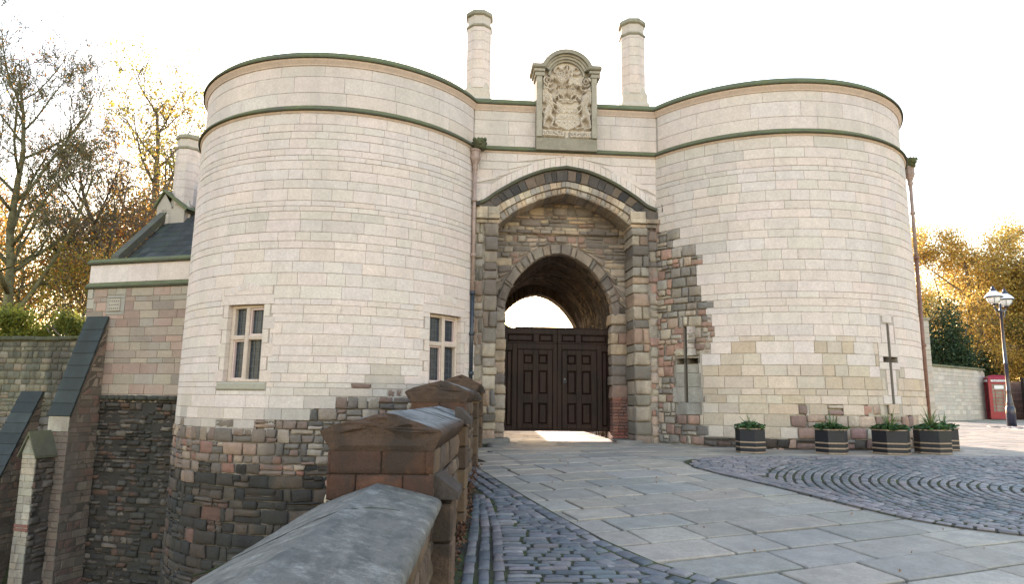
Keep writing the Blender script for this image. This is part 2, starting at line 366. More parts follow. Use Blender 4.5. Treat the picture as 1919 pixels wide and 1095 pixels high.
def backing(mb, S, us, vs, kind, holes=(), w=-.014, lo=None, mort=None):
    us = sorted(set(list(us) + [x for h in holes for x in h[:2]])); vs = sorted(set(list(vs) + [x for h in holes for x in h[2:4]]))
    for i in range(len(us) - 1):
        for j in range(len(vs) - 1):
            a, b, c, d = us[i], us[i + 1], vs[j], vs[j + 1]; um, vm = (a + b) / 2, (c + d) / 2
            if any(h[0] < um < h[1] and h[2] < vm < h[3] for h in holes): continue
            c0 = c1 = c
            if lo: c0 = max(c, lo(a)); c1 = max(c, lo(b))
            if c0 >= d and c1 >= d: continue
            kd = kind(um, vm); m = KIND[kd]['mort'] if kd else (.3, .27, .24)
            mb.add(S(np.array([a, b, b, a]), np.array([min(c0, d), min(c1, d), d, d]), np.full(4, w - (.045 if kd and KIND[kd]['wf'][0] < -.004 and w > -.02 else 0))), [[0, 1, 2, 3]], (*m, .2))
def courses(v0, v1, hmin, hmax, seed):
    r = random.Random(seed); vs = [v1]
    while vs[-1] > v0: vs.append(vs[-1] - (r.uniform(hmin, hmax) if r.random() < .72 else r.uniform(hmin * .62, hmin)))
    return vs[::-1]

# ------------------------------------------------------------------ ground
def g(y):
    y = np.asarray(y, float)
    a = .6 * (1 - (np.clip(13 - y, 0, 11) / 11) ** 1.3) + .071 * np.minimum(y - 2, 0)
    return a + .006 * np.clip(y - 16, 0, 60)
def SG(u, v, w): return np.stack([u, v, g(v) + w], -1)
H2 = EYE + 6.177; H1 = EYE + 7.4
LC = np.array([-4.306, 17.554]); LR = 3.655
RC = np.array([6.684, 18.58]); RR = 3.755
BAT = .011
WA = np.array([-.957, 16.12]); WB = np.array([3.64, 16.5]); WL = float(np.linalg.norm(WB - WA)); WD = (WB - WA) / WL; WN = np.array([WD[1], -WD[0]])
def ST(C, R0):
    def S(u, v, w):
        th = u / R0; r = R0 + BAT * np.clip(H2 - v, 0, 99) + w
        return np.stack([C[0] + r * np.sin(th), C[1] - r * np.cos(th), np.asarray(v, float) + 0 * u], -1)
    return S
SL, SR = ST(LC, LR), ST(RC, RR)
def SW(u, v, w):
    u = np.asarray(u, float); return np.stack([WA[0] + u * WD[0] + w * WN[0], WA[1] + u * WD[1] + w * WN[1], np.asarray(v, float) + 0 * u], -1)
DITCH = -4.6

base = MB()                                       # bed under the flags: deck, forecourt, street and passage in one sheet
ys = np.concatenate([[-400, -120, -60], np.linspace(-30, 2, 9), np.linspace(3, 20, 35), np.linspace(24, 80, 12), [200, 900]])
xs = np.array([-.62, 0, 3, 8, 14, 40, 120, 900])
X, Y = np.meshgrid(xs, ys); Z = g(Y) - .045
idx = np.arange(X.size).reshape(X.shape)
base.add(np.stack([X, Y, Z], -1).reshape(-1, 3), np.stack([idx[:-1, :-1], idx[:-1, 1:], idx[1:, 1:], idx[1:, :-1]], -1).reshape(-1, 4), np.where((Y.reshape(-1, 1) < -8) | (Y.reshape(-1, 1) > 32), (.42, .37, .30, .0), (.055, .048, .036, .3)))  # unseen ground behind the camera made paler to bounce warm sunlight onto the facade
base.build('ground', M_BED, kind='structure')
b2 = MB()
X, Y = np.meshgrid(np.linspace(-60, -.62, 40), np.linspace(-30, 90, 60)); Z = DITCH + .25 * np.sin(X * .8) * np.cos(Y * .6) + np.clip(Y - 19.9, 0, .4) * 19 + 0 * X
idx = np.arange(X.size).reshape(X.shape)
b2.add(np.stack([X, Y, Z], -1).reshape(-1, 3), np.stack([idx[:-1, :-1], idx[:-1, 1:], idx[1:, 1:], idx[1:, :-1]], -1).reshape(-1, 4), (.05, .042, .028, .3))
b2.build('ditch_ground', M_EARTH, kind='structure')

def interp(pts):
    a = np.array(pts); return lambda t: float(np.interp(t, a[:, 0], a[:, 1]))
LBORD = [(-.50, 10.9), (-.38, 10.5), (-.11, 9.58), (.28, 8.35), (.59, 7.43), (.90, 6.6), (1.25, 5.9), (1.8, 5.36), (2.6, 4.8), (3.6, 4.2)]
RLOW = [(3.05, 11.9), (2.93, 11.2), (3.14, 10.5), (3.44, 9.78), (3.72, 9.06), (4.01, 8.27), (4.30, 7.62), (4.62, 7.26), (5.04, 6.99), (6.2, 6.5), (8, 6.0), (13, 5.4)]
RTOP = [(2.93, 11.9), (3.15, 12.22), (3.58, 12.5), (4.31, 12.7), (5.32, 12.85), (7.44, 13.05), (9.99, 13.5), (13, 14.2)]
l_edge = interp([(p[0], p[1]) for p in LBORD]); r_low = interp(sorted(RLOW[1:])); r_top = interp(RTOP)
def in_left(x, y): return x < 3.6 and y < l_edge(x)
def in_right(x, y): return x > 2.93 and r_low(x) < y < r_top(x)
P_FLAG = [(.35, .305, .25), (.38, .33, .265), (.31, .28, .238), (.39, .33, .26), (.33, .30, .255), (.36, .31, .25)]
fl = MB(); ang = rad(20.5); ca, sa = math.cos(ang), math.sin(ang)
v = -26.0
while v < 34:
    near = v < 16
    h = rnd.uniform(.42, .66) if v < 11 else rnd.uniform(.36, .52); u = -22 - rnd.random()
    while u < 45:
        w = rnd.uniform(.5, 1.1); c = ((u + w / 2), (v + h / 2)); x = c[0] * ca - c[1] * sa; y = c[0] * sa + c[1] * ca
        if x > -.75 and -3 < y < 34 and x < 2 + 1.1 * max(y, 4) :
            j = [rnd.uniform(-.012, .012) for _ in range(8)]
            q = [(u + j[0], v + j[1]), (u + w + j[2], v + j[3]), (u + w + j[4], v + h + j[5]), (u + j[6], v + h + j[7])]
            q = [(p[0] * ca - p[1] * sa, p[0] * sa + p[1] * ca) for p in q]
            tilt = rnd.uniform(-.006, .004) - .008
            if all(in_left(p[0], p[1]) for p in q) or all(in_right(p[0], p[1]) for p in q): u += w; continue
            stone(fl, SG, q, tilt, -.06, pick(P_FLAG, .10) + (rnd.uniform(0, .25),), gap=rnd.uniform(.02, .06), bev=.009, rough=.0012, nu=2, nv=2)
        u += w
    v += h
fl.build('paving', M_FLAG, kind='structure')

P_SETT = [(.145, .145, .15), (.15, .155, .165), (.18, .16, .165), (.10, .115, .125), (.20, .175, .175), (.135, .15, .155), (.23, .215, .21)]
P_SETTP = [(.23, .20, .20), (.26, .225, .22), (.21, .19, .19), (.19, .18, .185)]
def sheet(name, poly_pts, w=.004):
    mb = MB(); P = np.array(poly_pts, float); mb.add(np.stack([P[:, 0], P[:, 1], g(P[:, 1]) + w], -1), [list(range(len(P)))], (.06, .052, .038, .2)); return mb
def bed_between(mb, xs, f0, f1, n=14, w=.005):
    for a, b in zip(xs[:-1], xs[1:]):
        for i in range(n):
            t0, t1 = i / n, (i + 1) / n
            y = [f0(a) + (f1(a) - f0(a)) * t0, f0(b) + (f1(b) - f0(b)) * t0, f0(b) + (f1(b) - f0(b)) * t1, f0(a) + (f1(a) - f0(a)) * t1]
            mb.add(SG(np.array([a, b, b, a]), np.array(y), np.full(4, w)), [[0, 1, 2, 3]], (.05, .045, .032, .2))
def sett(mb, q, pal, hgt=.016):
    cx, cy = np.mean([p[0] for p in q]), np.mean([p[1] for p in q]); nr = cy < 9
    stone(mb, SG, q, rnd.uniform(hgt * .6, hgt * 1.5) + .006, -.03, pick(pal, .14) + (rnd.uniform(0, .4),), gap=rnd.uniform(.016, .036), bev=.010 if nr else .012, bulge=.0045 if nr else 0, rough=.003, nu=3 if nr else 1, nv=2 if nr else 1, rnd_c=.035 if nr else 0, smooth=nr)
def along(mb, pts, off0, off1, lmin, lmax, pal):
    P = np.array(pts, float); d = np.diff(P, axis=0); s = np.concatenate([[0], np.cumsum(np.hypot(d[:, 0], d[:, 1]))])
    def at(t, o):
        x, y = np.interp(t, s, P[:, 0]), np.interp(t, s, P[:, 1]); e = .12
        x1, y1 = np.interp(t + e, s, P[:, 0]), np.interp(t + e, s, P[:, 1]); x0, y0 = np.interp(t - e, s, P[:, 0]), np.interp(t - e, s, P[:, 1])
        t_ = np.array([x1 - x0, y1 - y0]); t_ /= np.linalg.norm(t_) + 1e-9; return (x + t_[1] * o, y - t_[0] * o)
    t = .0
    while t < s[-1] - lmin:
        l = rnd.uniform(lmin, lmax); sett(mb, [at(t, off0), at(t + l, off0), at(t + l, off1), at(t, off1)], pal); t += l
cob = MB(); bedm = MB()
bed_between(bedm, np.linspace(-.62, 3.6, 60), lambda x: -2.0, l_edge, 26)
bed_between(bedm, np.concatenate([np.linspace(2.93, 5, 30), np.linspace(5.2, 13, 24)]), r_low, r_top)
bedm.build('sett_bed_ground', M_BED, kind='structure')
for k in range(3): along(cob, LBORD, .03 + k * .15, .17 + k * .15, .17, .27, P_SETT)      # three curved rows against the flags
for k in range(3): along(cob, [(-.40 + k * .125, 1.0), (-.36 + k * .125, 5.0), (-.40 + k * .11, 7.0), (-.46 + k * .06, 8.8 - k * .2)], .0, .115 - .0, .18, .28, P_SETT)
y = 1.0
while y < 9.2:                                                                          # straight rows in the wedge between
    h = rnd.uniform(.072, .098); x = -.03 + max(0, (y - 5.0)) * -.055 + rnd.uniform(0, .05)
    while x < 3.4:
        w = rnd.uniform(.15, .30); e = l_edge(x + w * .5)
        if y + h + .60 < l_edge(x + w * .4) + .12 * 0: sett(cob, [(x, y), (x + w, y + rnd.uniform(-.01, .01)), (x + w, y + h), (x, y + h)], P_SETT)
        x += w
    y += h + .006
for k in range(3):
    along(cob, RLOW, -.125 - k * .13, -.005 - k * .13, .16, .24, P_SETTP)
    along(cob, RTOP[1:], .03 + k * .12, .14 + k * .12, .16, .24, P_SETTP)
AC = np.array([7.7, 8.75])
def dr_low(x, y): return y - r_low(x)
r = .25
while r < 4.15:                                                                        # concentric rings of the fan
    dr = rnd.uniform(.10, .125); a = 0
    while a < 2 * math.pi:
        l = rnd.uniform(.13, .21) / r; x, y = AC[0] + (r + dr / 2) * math.cos(a + l / 2), AC[1] + (r + dr / 2) * math.sin(a + l / 2)
        if x > 3 and y > r_low(x) + .42 and y < r_top(x) - .42 and x < 12:
            pt = lambda rr, aa: (AC[0] + rr * math.cos(aa), AC[1] + rr * math.sin(aa))
            sett(cob, [pt(r, a + l), pt(r, a), pt(r + dr, a), pt(r + dr, a + l)][::-1], P_SETT if x > 3.9 else P_SETTP)
        a += l
    r += dr + .008
y = 6.2
while y < 14:
    h = .125; x = 2.9 + rnd.uniform(0, .1)
    while x < 13:
        w = rnd.uniform(.15, .26); c = (x + w / 2, y + h / 2)
        if math.hypot(c[0] - AC[0], c[1] - AC[1]) > r + .05 and c[1] > r_low(c[0]) + .44 and c[1] < r_top(c[0]) - .4:
            sett(cob, [(x, y), (x + w, y), (x + w, y + h), (x, y + h)], P_SETTP if c[0] < 5.5 else P_SETT)
        x += w
    y += h + .01
cob.build('cobbled_paving', M_SETT, kind='structure')
# second patch of setts by the street lamp
c2 = MB(); lines = [(19.9, 28.9), (18.6, 24), (17.4, 20.0), (16.6, 16.0)]
for k in range(12): along(c2, lines, .0 - k * .17, .15 - k * .17, .2, .3, P_SETT)
c2.build('street_cobbles_paving', M_SETT, kind='structure')

# ================================================================== the gatehouse
gate = thing('gatehouse', 'pale sandstone castle gatehouse with two round towers, arched gateway and carved coat of arms', 'gatehouse', (1.3, 16.4, .6))
D2R = math.pi / 180
def ulL(deg): return deg * D2R * LR
def ulR(deg): return deg * D2R * RR
LEFT_J = math.atan2(WA[0] - LC[0], LC[1] - WA[1]) / D2R; RIGHT_J = math.atan2(WB[0] - RC[0], RC[1] - WB[1]) / D2R

# ---- left tower
zrough = interp([(-180, .82), (-9, .82), (-5, 1.05), (1.5, 1.28), (8, 1.4), (16, 1.55), (70, 1.6)])
KIND['redl'] = dict(KIND['red'], pal=[(.32, .22, .165), (.26, .195, .155), (.20, .16, .13), (.36, .275, .205), (.28, .145, .11), (.16, .135, .115), (.40, .32, .245), (.24, .175, .14)], mort=(.27, .235, .20), gap=.016, rc=.05, rough=.014, bulge=.010)
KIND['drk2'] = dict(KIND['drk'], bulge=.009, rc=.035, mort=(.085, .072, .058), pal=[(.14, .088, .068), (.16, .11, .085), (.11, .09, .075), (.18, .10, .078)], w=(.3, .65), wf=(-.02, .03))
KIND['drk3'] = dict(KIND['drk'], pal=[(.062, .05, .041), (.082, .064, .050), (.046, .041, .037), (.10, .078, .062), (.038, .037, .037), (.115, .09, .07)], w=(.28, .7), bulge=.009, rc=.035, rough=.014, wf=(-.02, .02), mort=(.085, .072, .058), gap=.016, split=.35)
KIND['gst'] = dict(KIND['gry'], pal=[(.50, .435, .385), (.47, .415, .37), (.53, .46, .40), (.48, .42, .37)], dirt=.5)
KIND['mixl'] = dict(KIND['mix'], bulge=.010, rough=.014, pal=[(.2, .175, .15), (.15, .13, .115), (.27, .22, .18), (.22, .15, .12), (.33, .28, .23), (.12, .11, .10)], mort=(.19, .165, .14), gap=.016, rc=.06)
def kL(u, v):
    d = u / LR / D2R; n = .14 * math.sin(d * .33) + .1 * math.sin(d * 1.1 + 2)
    if v > H2: return 'par'
    if v > zrough(d):
        if v < zrough(d) + .26 and rnd.random() < .22: return 'redl' if d < 0 else 'mixl'
        if v < zrough(d) + .5 + n: return 'gst' if v < zrough(d) + .28 + n or math.sin(d * .13 + v * 2) > .2 else 'gry'
        if 4.9 < v < 5.4 and -45 < d < 20 and math.sin(d * .21) > -.3: return 'gry'
        return 'ash'
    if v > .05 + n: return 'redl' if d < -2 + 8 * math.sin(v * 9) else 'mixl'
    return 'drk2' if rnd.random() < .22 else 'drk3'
WIN_L = [(-25.8, -11.9, 1.86, 3.45), (43.0, 58.2, 1.88, 3.42)]
def win_holes(pad=0.): return [(ulL(a) - pad, ulL(b) + pad, c - pad, d + pad) for a, b, c, d in WIN_L]
HP = [(ulL(a) - .16, ulL(b) + .16, c - .17, d + .2) for a, b, c, d in WIN_L]
tl = MB(); tlr = MB(); tld = MB()
vsL = courses(DITCH, H2 - .19, .17, .275, 5)
usL = (ulL(-105), ulL(LEFT_J + 1.5))
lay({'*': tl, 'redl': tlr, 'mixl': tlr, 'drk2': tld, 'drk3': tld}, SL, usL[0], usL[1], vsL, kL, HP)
nb = [ulL(x) for x in np.arange(-180, 181, 3.0)]
nb = [x for x in nb if x <= ulL(180)]
backing(tl, SL, nb, [DITCH, -2, 0, .4, .82, 1.2, 1.5, 2.2, 3, 4, 5, 6, 7, H2 - .19], kL, win_holes(), w=-.016)
# ---- right tower
rub = interp([(.5, -38), (1.26, -39.8), (2.69, -39.2), (3.41, -35.1), (3.78, -36), (4.09, -38.6), (5.10, -39.2), (5.14, -47.6), (5.53, -47.6), (5.56, -52), (5.82, -54.9), (6, -60)])
tan_top = interp([(-180, 2.57), (-37, 2.57), (-15, 2.6), (11, 2.66), (29, 2.4), (54, 2.3), (180, 2.3)])
def red_top(d): return -9 if d < -12.5 else (1.5 + .14 * math.sin(d * .6) if d < 37 else 1.0)
def kR(u, v):
    d = u / RR / D2R; nz = .16 * math.sin(d * .23 + 1) + .10 * math.sin(d * .61)
    if v > H2: return 'par'
    if d < rub(v):
        if 3.7 < v < 4.7 and d > -50: return 'mixg'
        return 'mix'
    if v < .80 + .05 * math.sin(d): return 'foot' if d > -52 else 'mix'
    if v < red_top(d) - .1: return 'red'
    tt = tan_top(d) + nz
    if v < tt: return 'tan' if rnd.random() < min(1, .55 + (tt - v)) else 'ash'
    if v < tt + .35 and rnd.random() < .3: return 'tan'
    if v > 6.1 and d < -28 - (v - 6.1) * 6 and rnd.random() < .75: return 'gry'
    if v > 4.6 and d < -33 and rnd.random() < .5: return 'gry'
    if v > H2 - .7 and math.sin(d * .17) + math.sin(d * .41) > .6: return 'gry'
    return 'ash'
KIND['mixg'] = dict(KIND['mix'], pal=[(.24, .22, .19), (.28, .25, .215), (.21, .195, .175), (.3, .255, .21)], mort=(.25, .225, .19), split=.2, w=(.25, .5), bulge=.01, rough=.006)
SLIT = [(-44.3, 1.55, 3.3, 2.50, -48.1, -39.6, .075), (26.1, 1.57, 3.34, 2.54, 22.8, 30.0, .07)]
def slit_holes():
    h = []
    for c, z0, z1, zc, a, b, w in SLIT:
        h += [(ulR(c) - w / 2, ulR(c) + w / 2, z0, z1), (ulR(a), ulR(c) - w / 2, zc - .06, zc + .06), (ulR(c) + w / 2, ulR(b), zc - .06, zc + .06)]
    return h
SHR = [(ulR(-45) - .26, ulR(-45) + .44, 1.28, 2.42), (ulR(-44.3) - .06, ulR(-44.3) + .06, 2.42, 3.32), (ulR(-48.3), ulR(-39.4), 2.42, 2.6), (ulR(26) - .2, ulR(26) + .22, 2.02, 2.32),
       (ulR(26) - .34, ulR(26) + .30, 2.32, 2.9), (ulR(26) - .22, ulR(26) + .24, 2.9, 3.5), (ulR(26) - .15, ulR(26) + .16, 1.75, 2.02), (ulR(26) - .30, ulR(26) + .30, 1.33, 1.75)]
tr_ = MB(); trr = MB()
vsR = courses(.45, H2 - .19, .17, .275, 8)
usR = (ulR(RIGHT_J - 1.0), ulR(105))
lay({'*': tr_, 'red': trr, 'mix': trr, 'mixg': trr, 'foot': trr}, SR, usR[0], usR[1], vsR, kR, SHR)
nbr = [ulR(x) for x in np.arange(-180, 181, 3.0)]
backing(tr_, SR, nbr, [.3, .8, 1.3, 1.6, 2.2, 2.6, 3, 3.5, 4, 4.6, 5.1, 5.6, 6, 7, H2 - .19], kR, slit_holes(), w=-.016)
for a, b, c, d in slit_holes():                                   # shallow slit recesses; near-black backs stand in for the shade inside
    for (p, q_) in (((a, c), (a, d)), ((b, d), (b, c)), ((b, c), (a, c)), ((a, d), (b, d))):
        tr_.add(SR(np.array([p[0], q_[0], q_[0], p[0]]), np.array([p[1], q_[1], q_[1], p[1]]), np.array([-.0, -.0, -.34, -.34])), [[0, 1, 2, 3]], (.30, .26, .21, .3))
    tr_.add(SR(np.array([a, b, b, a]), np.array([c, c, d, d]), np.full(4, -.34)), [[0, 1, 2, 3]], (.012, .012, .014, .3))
tr_.tube(np.array(SR(np.full(9, ulR(26.1)), np.full(9, 3.39), np.full(9, .0))) + np.stack([np.zeros(9), np.linspace(-.002, .25, 9), np.zeros(9)], -1), .001, 4)
# dressed blocks round the slits
def blk(mb, S, u0, u1, v0, v1, pal=P_ASH, w=.004, kd='ash', dirt=.05):
    stone(mb, S, [(u0, v0), (u1, v0), (u1, v1), (u0, v1)], w, -.03, pick(pal, .05) + (dirt,), gap=.008, bev=.004, nu=2, nv=1)
c = ulR(-44.3); hw = .045; PS = [(.40, .38, .33), (.36, .345, .31), (.42, .40, .35)]
for (l, r_, z0, z1) in ((.25, .36, 1.90, 2.22), (.36, .40, 1.55, 1.90), (.25, .30, 2.22, 2.42)):
    blk(trr, SR, c - l, c - hw, z0, z1, PS, dirt=.2); blk(trr, SR, c + hw, c + r_, z0, z1, PS, dirt=.2)
blk(trr, SR, c - .22, c + .36, 1.28, 1.55, PS, dirt=.3)
for z in np.arange(2.62, 3.3, .17):
    blk(trr, SR, c - .22 - rnd.random() * .1, c - hw, z, z + .165, P_MIX[:5], dirt=.3)
    blk(trr, SR, c + hw, c + .2 + rnd.random() * .1, z, z + .165, P_GRY, dirt=.3)
c = ulR(26.1)
for (l, z0, z1) in ((.22, 2.90, 3.31), (.34, 2.60, 2.90), (.34, 2.32, 2.48), (.16, 2.02, 2.32), (.15, 1.75, 2.02), (.30, 1.57, 1.75)):
    blk(tr_, SR, c - l, c - hw, z0, z1, P_ASH); blk(tr_, SR, c + hw, c + l * .92, z0, z1, P_ASH)
blk(tr_, SR, c - .34, ulR(22.8) - .004, 2.48, 2.6); blk(tr_, SR, ulR(30) + .004, c + .31, 2.48, 2.6)
blk(tr_, SR, c - .15, c + .15, 3.36, 3.54); blk(tr_, SR, c - .15, c + .17, 1.36, 1.57, P_TAN)
# ---- entrance wall: four-centred main arch, curves measured in (s, z) on the wall plane
def curve(pts):
    a = np.array(pts, float)
    # smooth through the points with Catmull-Rom, symmetric knots already in order of s
    out = []
    P = np.vstack([2 * a[0] - a[1], a, 2 * a[-1] - a[-2]])
    for i in range(1, len(P) - 2):
        for t in np.linspace(0, 1, 8, endpoint=False):
            out.append(.5 * ((2 * P[i]) + (-P[i - 1] + P[i + 1]) * t + (2 * P[i - 1] - 5 * P[i] + 4 * P[i + 1] - P[i + 2]) * t * t + (-P[i - 1] + 3 * P[i] - 3 * P[i + 1] + P[i + 2]) * t ** 3))
    out.append(a[-1]); return np.array(out)
CEN = 2.28
def sym(half):   # half: (offset from centre, z) from apex to spring
    l = curve([(CEN - x, z) for x, z in half[::-1]]); r_ = l[::-1].copy(); r_[:, 0] = 2 * CEN - r_[:, 0]
    return np.vstack([l, r_[1:]])
C_VOUS = sym([(0, 7.55), (.55, 7.46), (1.05, 7.24), (1.55, 6.98), (1.95, 6.70), (2.2, 6.52)])
C_HOOD = sym([(0, 7.27), (.55, 7.17), (1.15, 6.92), (1.72, 6.57), (2.0, 6.36), (2.24, 6.26)])
C_DARK = sym([(0, 7.20), (.55, 7.10), (1.13, 6.86), (1.66, 6.53), (1.96, 6.30), (2.1, 6.22)])
C_RING = sym([(0, 6.92), (.57, 6.80), (1.13, 6.57), (1.58, 6.32), (1.80, 6.16), (1.9, 6.08)])
C_OPEN = sym([(0, 6.62), (.35, 6.53), (.70, 6.41), (1.22, 6.14), (1.56, 5.87), (1.68, 5.77)])
class Lim:
    def __init__(s, C, below): s.C = C; s.below = below; s.c = CEN
    def __call__(s, u):
        if u < s.C[0, 0] or u > s.C[-1, 0]: return s.below
        return float(np.interp(u, s.C[:, 0], s.C[:, 1]))
SJL, SJR = 0.0, WL
ew = MB()
vsW = courses(6.2, H2 - .19, .17, .25, 21)
lay({'*': ew}, SW, SJL, SJR, vsW, lambda u, v: 'ash', lo=Lim(C_VOUS, 6.3))
def ring(mb, C0, C1, n, pal, wf, wb, gap, bev, rough=0, jit=.0, dirt=.2, t0=0, t1=1, S=SW, bulge=0):
    def at(C, t):
        d = np.hypot(*np.diff(C, axis=0).T); s = np.concatenate([[0], np.cumsum(d)]); return np.array([np.interp(t * s[-1], s, C[:, 0]), np.interp(t * s[-1], s, C[:, 1])])
    ts = np.linspace(t0, t1, n + 1); ts[1:-1] += np.array([rnd.uniform(-jit, jit) for _ in range(n - 1)]) * (t1 - t0) / n
    for a, b in zip(ts[:-1], ts[1:]):
        i0, i1, o1, o0 = at(C1, a), at(C1, b), at(C0, b), at(C0, a)
        stone(mb, S, [i0, i1, o1, o0], wf + (rnd.uniform(-rough, rough)), wb, pick(pal, .12) + (dirt * rnd.uniform(.3, 1.6),), gap=gap, bev=bev, rough=rough * .7, nu=2, nv=3 if rough else 2, bulge=bulge, smooth=False)
ring(ew, C_VOUS, C_HOOD, 34, P_ASH, .003, -.03, .010, .004, jit=.15, dirt=.05)
arch = MB()
hood = MB()
def sweep(mb, C, prof, col, S=SW, smooth=False):
    """moulding: profile (n offset along the curve normal, w outward) swept along the curve"""
    T = np.gradient(C, axis=0); T /= np.linalg.norm(T, axis=1)[:, None]; Nn = np.stack([-T[:, 1], T[:, 0]], -1); k = len(prof)
    P = []
    for i in range(len(C)):
        for n_, w in prof: P.append(S(*(C[i] + Nn[i] * n_), w))
    F = [[i * k + j, (i + 1) * k + j, (i + 1) * k + j + 1, i * k + j + 1] for i in range(len(C) - 1) for j in range(k - 1)]
    mb.add(P, F, col, smooth)
sweep(hood, C_HOOD, [(-.01, .0), (-.055, .03), (-.05, .10), (-.01, .12), (.025, .09), (.035, .0)], (.10, .10, .075, .5))
hood.build('hood_mould', M_CAP, gate)
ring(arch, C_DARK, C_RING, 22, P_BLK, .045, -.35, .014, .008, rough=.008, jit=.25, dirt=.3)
RINGP = [(.52, .43, .32), (.48, .38, .28), (.55, .46, .36), (.38, .33, .28), (.55, .41, .28), (.33, .29, .25)]
C_MID = (C_RING + C_OPEN) / 2
ring(arch, C_RING, C_MID, 30, RINGP, .02, -.45, .008, .008, rough=.006, jit=.35, dirt=.3)
ring(arch, C_MID, C_OPEN, 30, RINGP, -.012, -.74, .008, .03, rough=.008, jit=.35, dirt=.35)
# dark label stops on both towers, imposts
for s0, s1, z0, z1, wf in ((-.10, .14, 6.18, 6.30, .16), (WL - .0, WL + .30, 6.16, 6.36, .20)):
    stone(arch, SW, [(s0, z0), (s1, z0), (s1, z1), (s0, z1)], wf, -.2, (.05, .048, .045, .2), gap=.004, bev=.02, rough=.006, nu=3, nv=2)
for s0, s1 in ((.06, .64), (3.86, WL + .02)):
    for z0, z1, wf, e in ((6.0, 6.20, .07, .02), (5.88, 6.0, .13, .05), (5.78, 5.88, .06, .02)):
        for k in range(2):
            a = s0 + (s1 - s0) * k / 2; b = s0 + (s1 - s0) * (k + 1) / 2
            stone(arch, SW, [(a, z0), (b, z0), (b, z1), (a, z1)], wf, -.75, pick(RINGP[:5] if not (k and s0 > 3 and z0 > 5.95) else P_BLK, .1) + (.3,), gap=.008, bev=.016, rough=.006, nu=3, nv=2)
# outer jambs: stacked weathered blocks, thick enough to form the reveal
def column(mb, S, s0, s1, z0, z1, wf, wb, pal, kd='port', hmin=.16, hmax=.40, jit=.03, dirt=.35, two=.4):
    z = z0
    while z < z1 - .02:
        h = min(rnd.uniform(hmin, hmax), z1 - z)
        if z1 - z - h < .08: h = z1 - z
        cells = [(s0, s1)]
        if rnd.random() < two: m = s0 + (s1 - s0) * rnd.uniform(.35, .65); cells = [(s0, m), (m, s1)]
        for a, b in cells:
            stone(mb, S, [(a + rnd.uniform(-jit, jit) * (a == s0), z), (b + rnd.uniform(-jit, jit) * (b == s1), z), (b + rnd.uniform(-jit, jit) * (b == s1), z + h), (a + rnd.uniform(-jit, jit) * (a == s0), z + h)],
                  wf + rnd.uniform(-.035, .035), wb, pick(pal, .16) + (dirt * rnd.uniform(.2, 1.8),), gap=rnd.uniform(.008, .022), bev=.016, bulge=.014, rough=.018, nu=5, nv=4, rnd_c=.045, smooth=True)
        z += h
jamb = MB(); jamb2 = MB()
column(jamb, SW, .02, .26, .55, 5.80, .02, -.74, P_PIL)
column(jamb, SW, .27, .60, .55, 5.80, .045, -.74, P_PIL[:6], two=.1)
column(jamb2, SW, 3.90, 4.30, .50, 5.80, .06, -.74, P_PIL, two=.5)
column(jamb2, SW, 4.31, WL + .05, .50, 5.80, .0, -.5, P_RED + P_MIX, two=.3, hmin=.12, hmax=.28)
backing(jamb, SW, [-.1, .58], [.4, 2, 4, 6.2], lambda u, v: 'mix', w=-.03); backing(jamb2, SW, [3.92, WL + .1], [.4, 2, 4, 6.2], lambda u, v: 'mix', w=-.03)
backing(ew, SW, list(np.linspace(-.1, WL + .1, 60)), [6.2, 6.6, 7, 7.3, H2 - .19], lambda u, v: 'ash', w=-.016, lo=Lim(C_RING, 6.1))
# ---- inner wall, set back, with the lower pointed arch
DEP = .75
def SI(u, v, w): return SW(u, v, w - DEP)
CEN = 2.2
I_OUT = sym([(0, 5.50), (.42, 5.42), (.82, 5.20), (1.27, 4.70), (1.53, 4.1), (1.57, 3.7)])
I_IN = sym([(0, 5.24), (.36, 5.16), (.70, 4.95), (1.11, 4.50), (1.32, 4.0), (1.36, 3.66)])
CEN = 2.28
iw = MB(); vsI = courses(3.6, 6.75, .13, .24, 33)
class LimI(Lim):
    pass
li = Lim(I_OUT, 0.0); li.c = 2.2
def kI(u, v): return 'port2' if v < 5.7 else 'port'
KIND['port2'] = dict(KIND['port'], pal=[tuple(v * 1.15 for v in p) for p in P_PORT] + [(.42, .32, .25), (.44, .36, .29)])
KIND['port']['pal'] = [tuple(v * 1.25 for v in p) for p in P_PORT] + [(.52, .38, .26), (.48, .38, .28), (.46, .34, .25)]
lay({'*': iw}, SI, .55, 3.98, vsI, kI, lo=li)
backing(iw, SI, list(np.linspace(.5, 4.05, 50)), [3.7, 4.4, 5.2, 6.0, 6.8], kI, w=-.03, lo=Lim(I_IN, 0.0))
# rough projecting string across the tympanum
s = .62
while s < 3.9:
    w = rnd.uniform(.2, .5); stone(iw, SI, [(s, 5.74), (min(s + w, 3.92), 5.73), (min(s + w, 3.92), 5.84), (s, 5.85)], .08 + rnd.uniform(-.02, .02), -.03, pick(P_PORT, .1) + (.3,), gap=.012, bev=.02, rough=.012, nu=3, nv=2, bulge=.02, smooth=True); s += w
ring(iw, I_OUT, I_IN, 21, [(.22, .185, .16), (.28, .235, .195), (.18, .155, .135), (.31, .245, .19)], .04, -.22, .014, .02, rough=.022, jit=.55, dirt=.35, bulge=.02, S=SI)
column(iw, SI, .56, .88, .5, 3.75, .02, -.5, P_PORT, two=.05, hmin=.2, hmax=.42)
column(iw, SI, 3.53, 3.95, 1.62, 3.75, .02, -.5, P_PORT, two=.15, hmin=.2, hmax=.42)
P_BRK = [(.28, .10, .075), (.24, .085, .065), (.33, .13, .09), (.20, .09, .075)]
z = .5
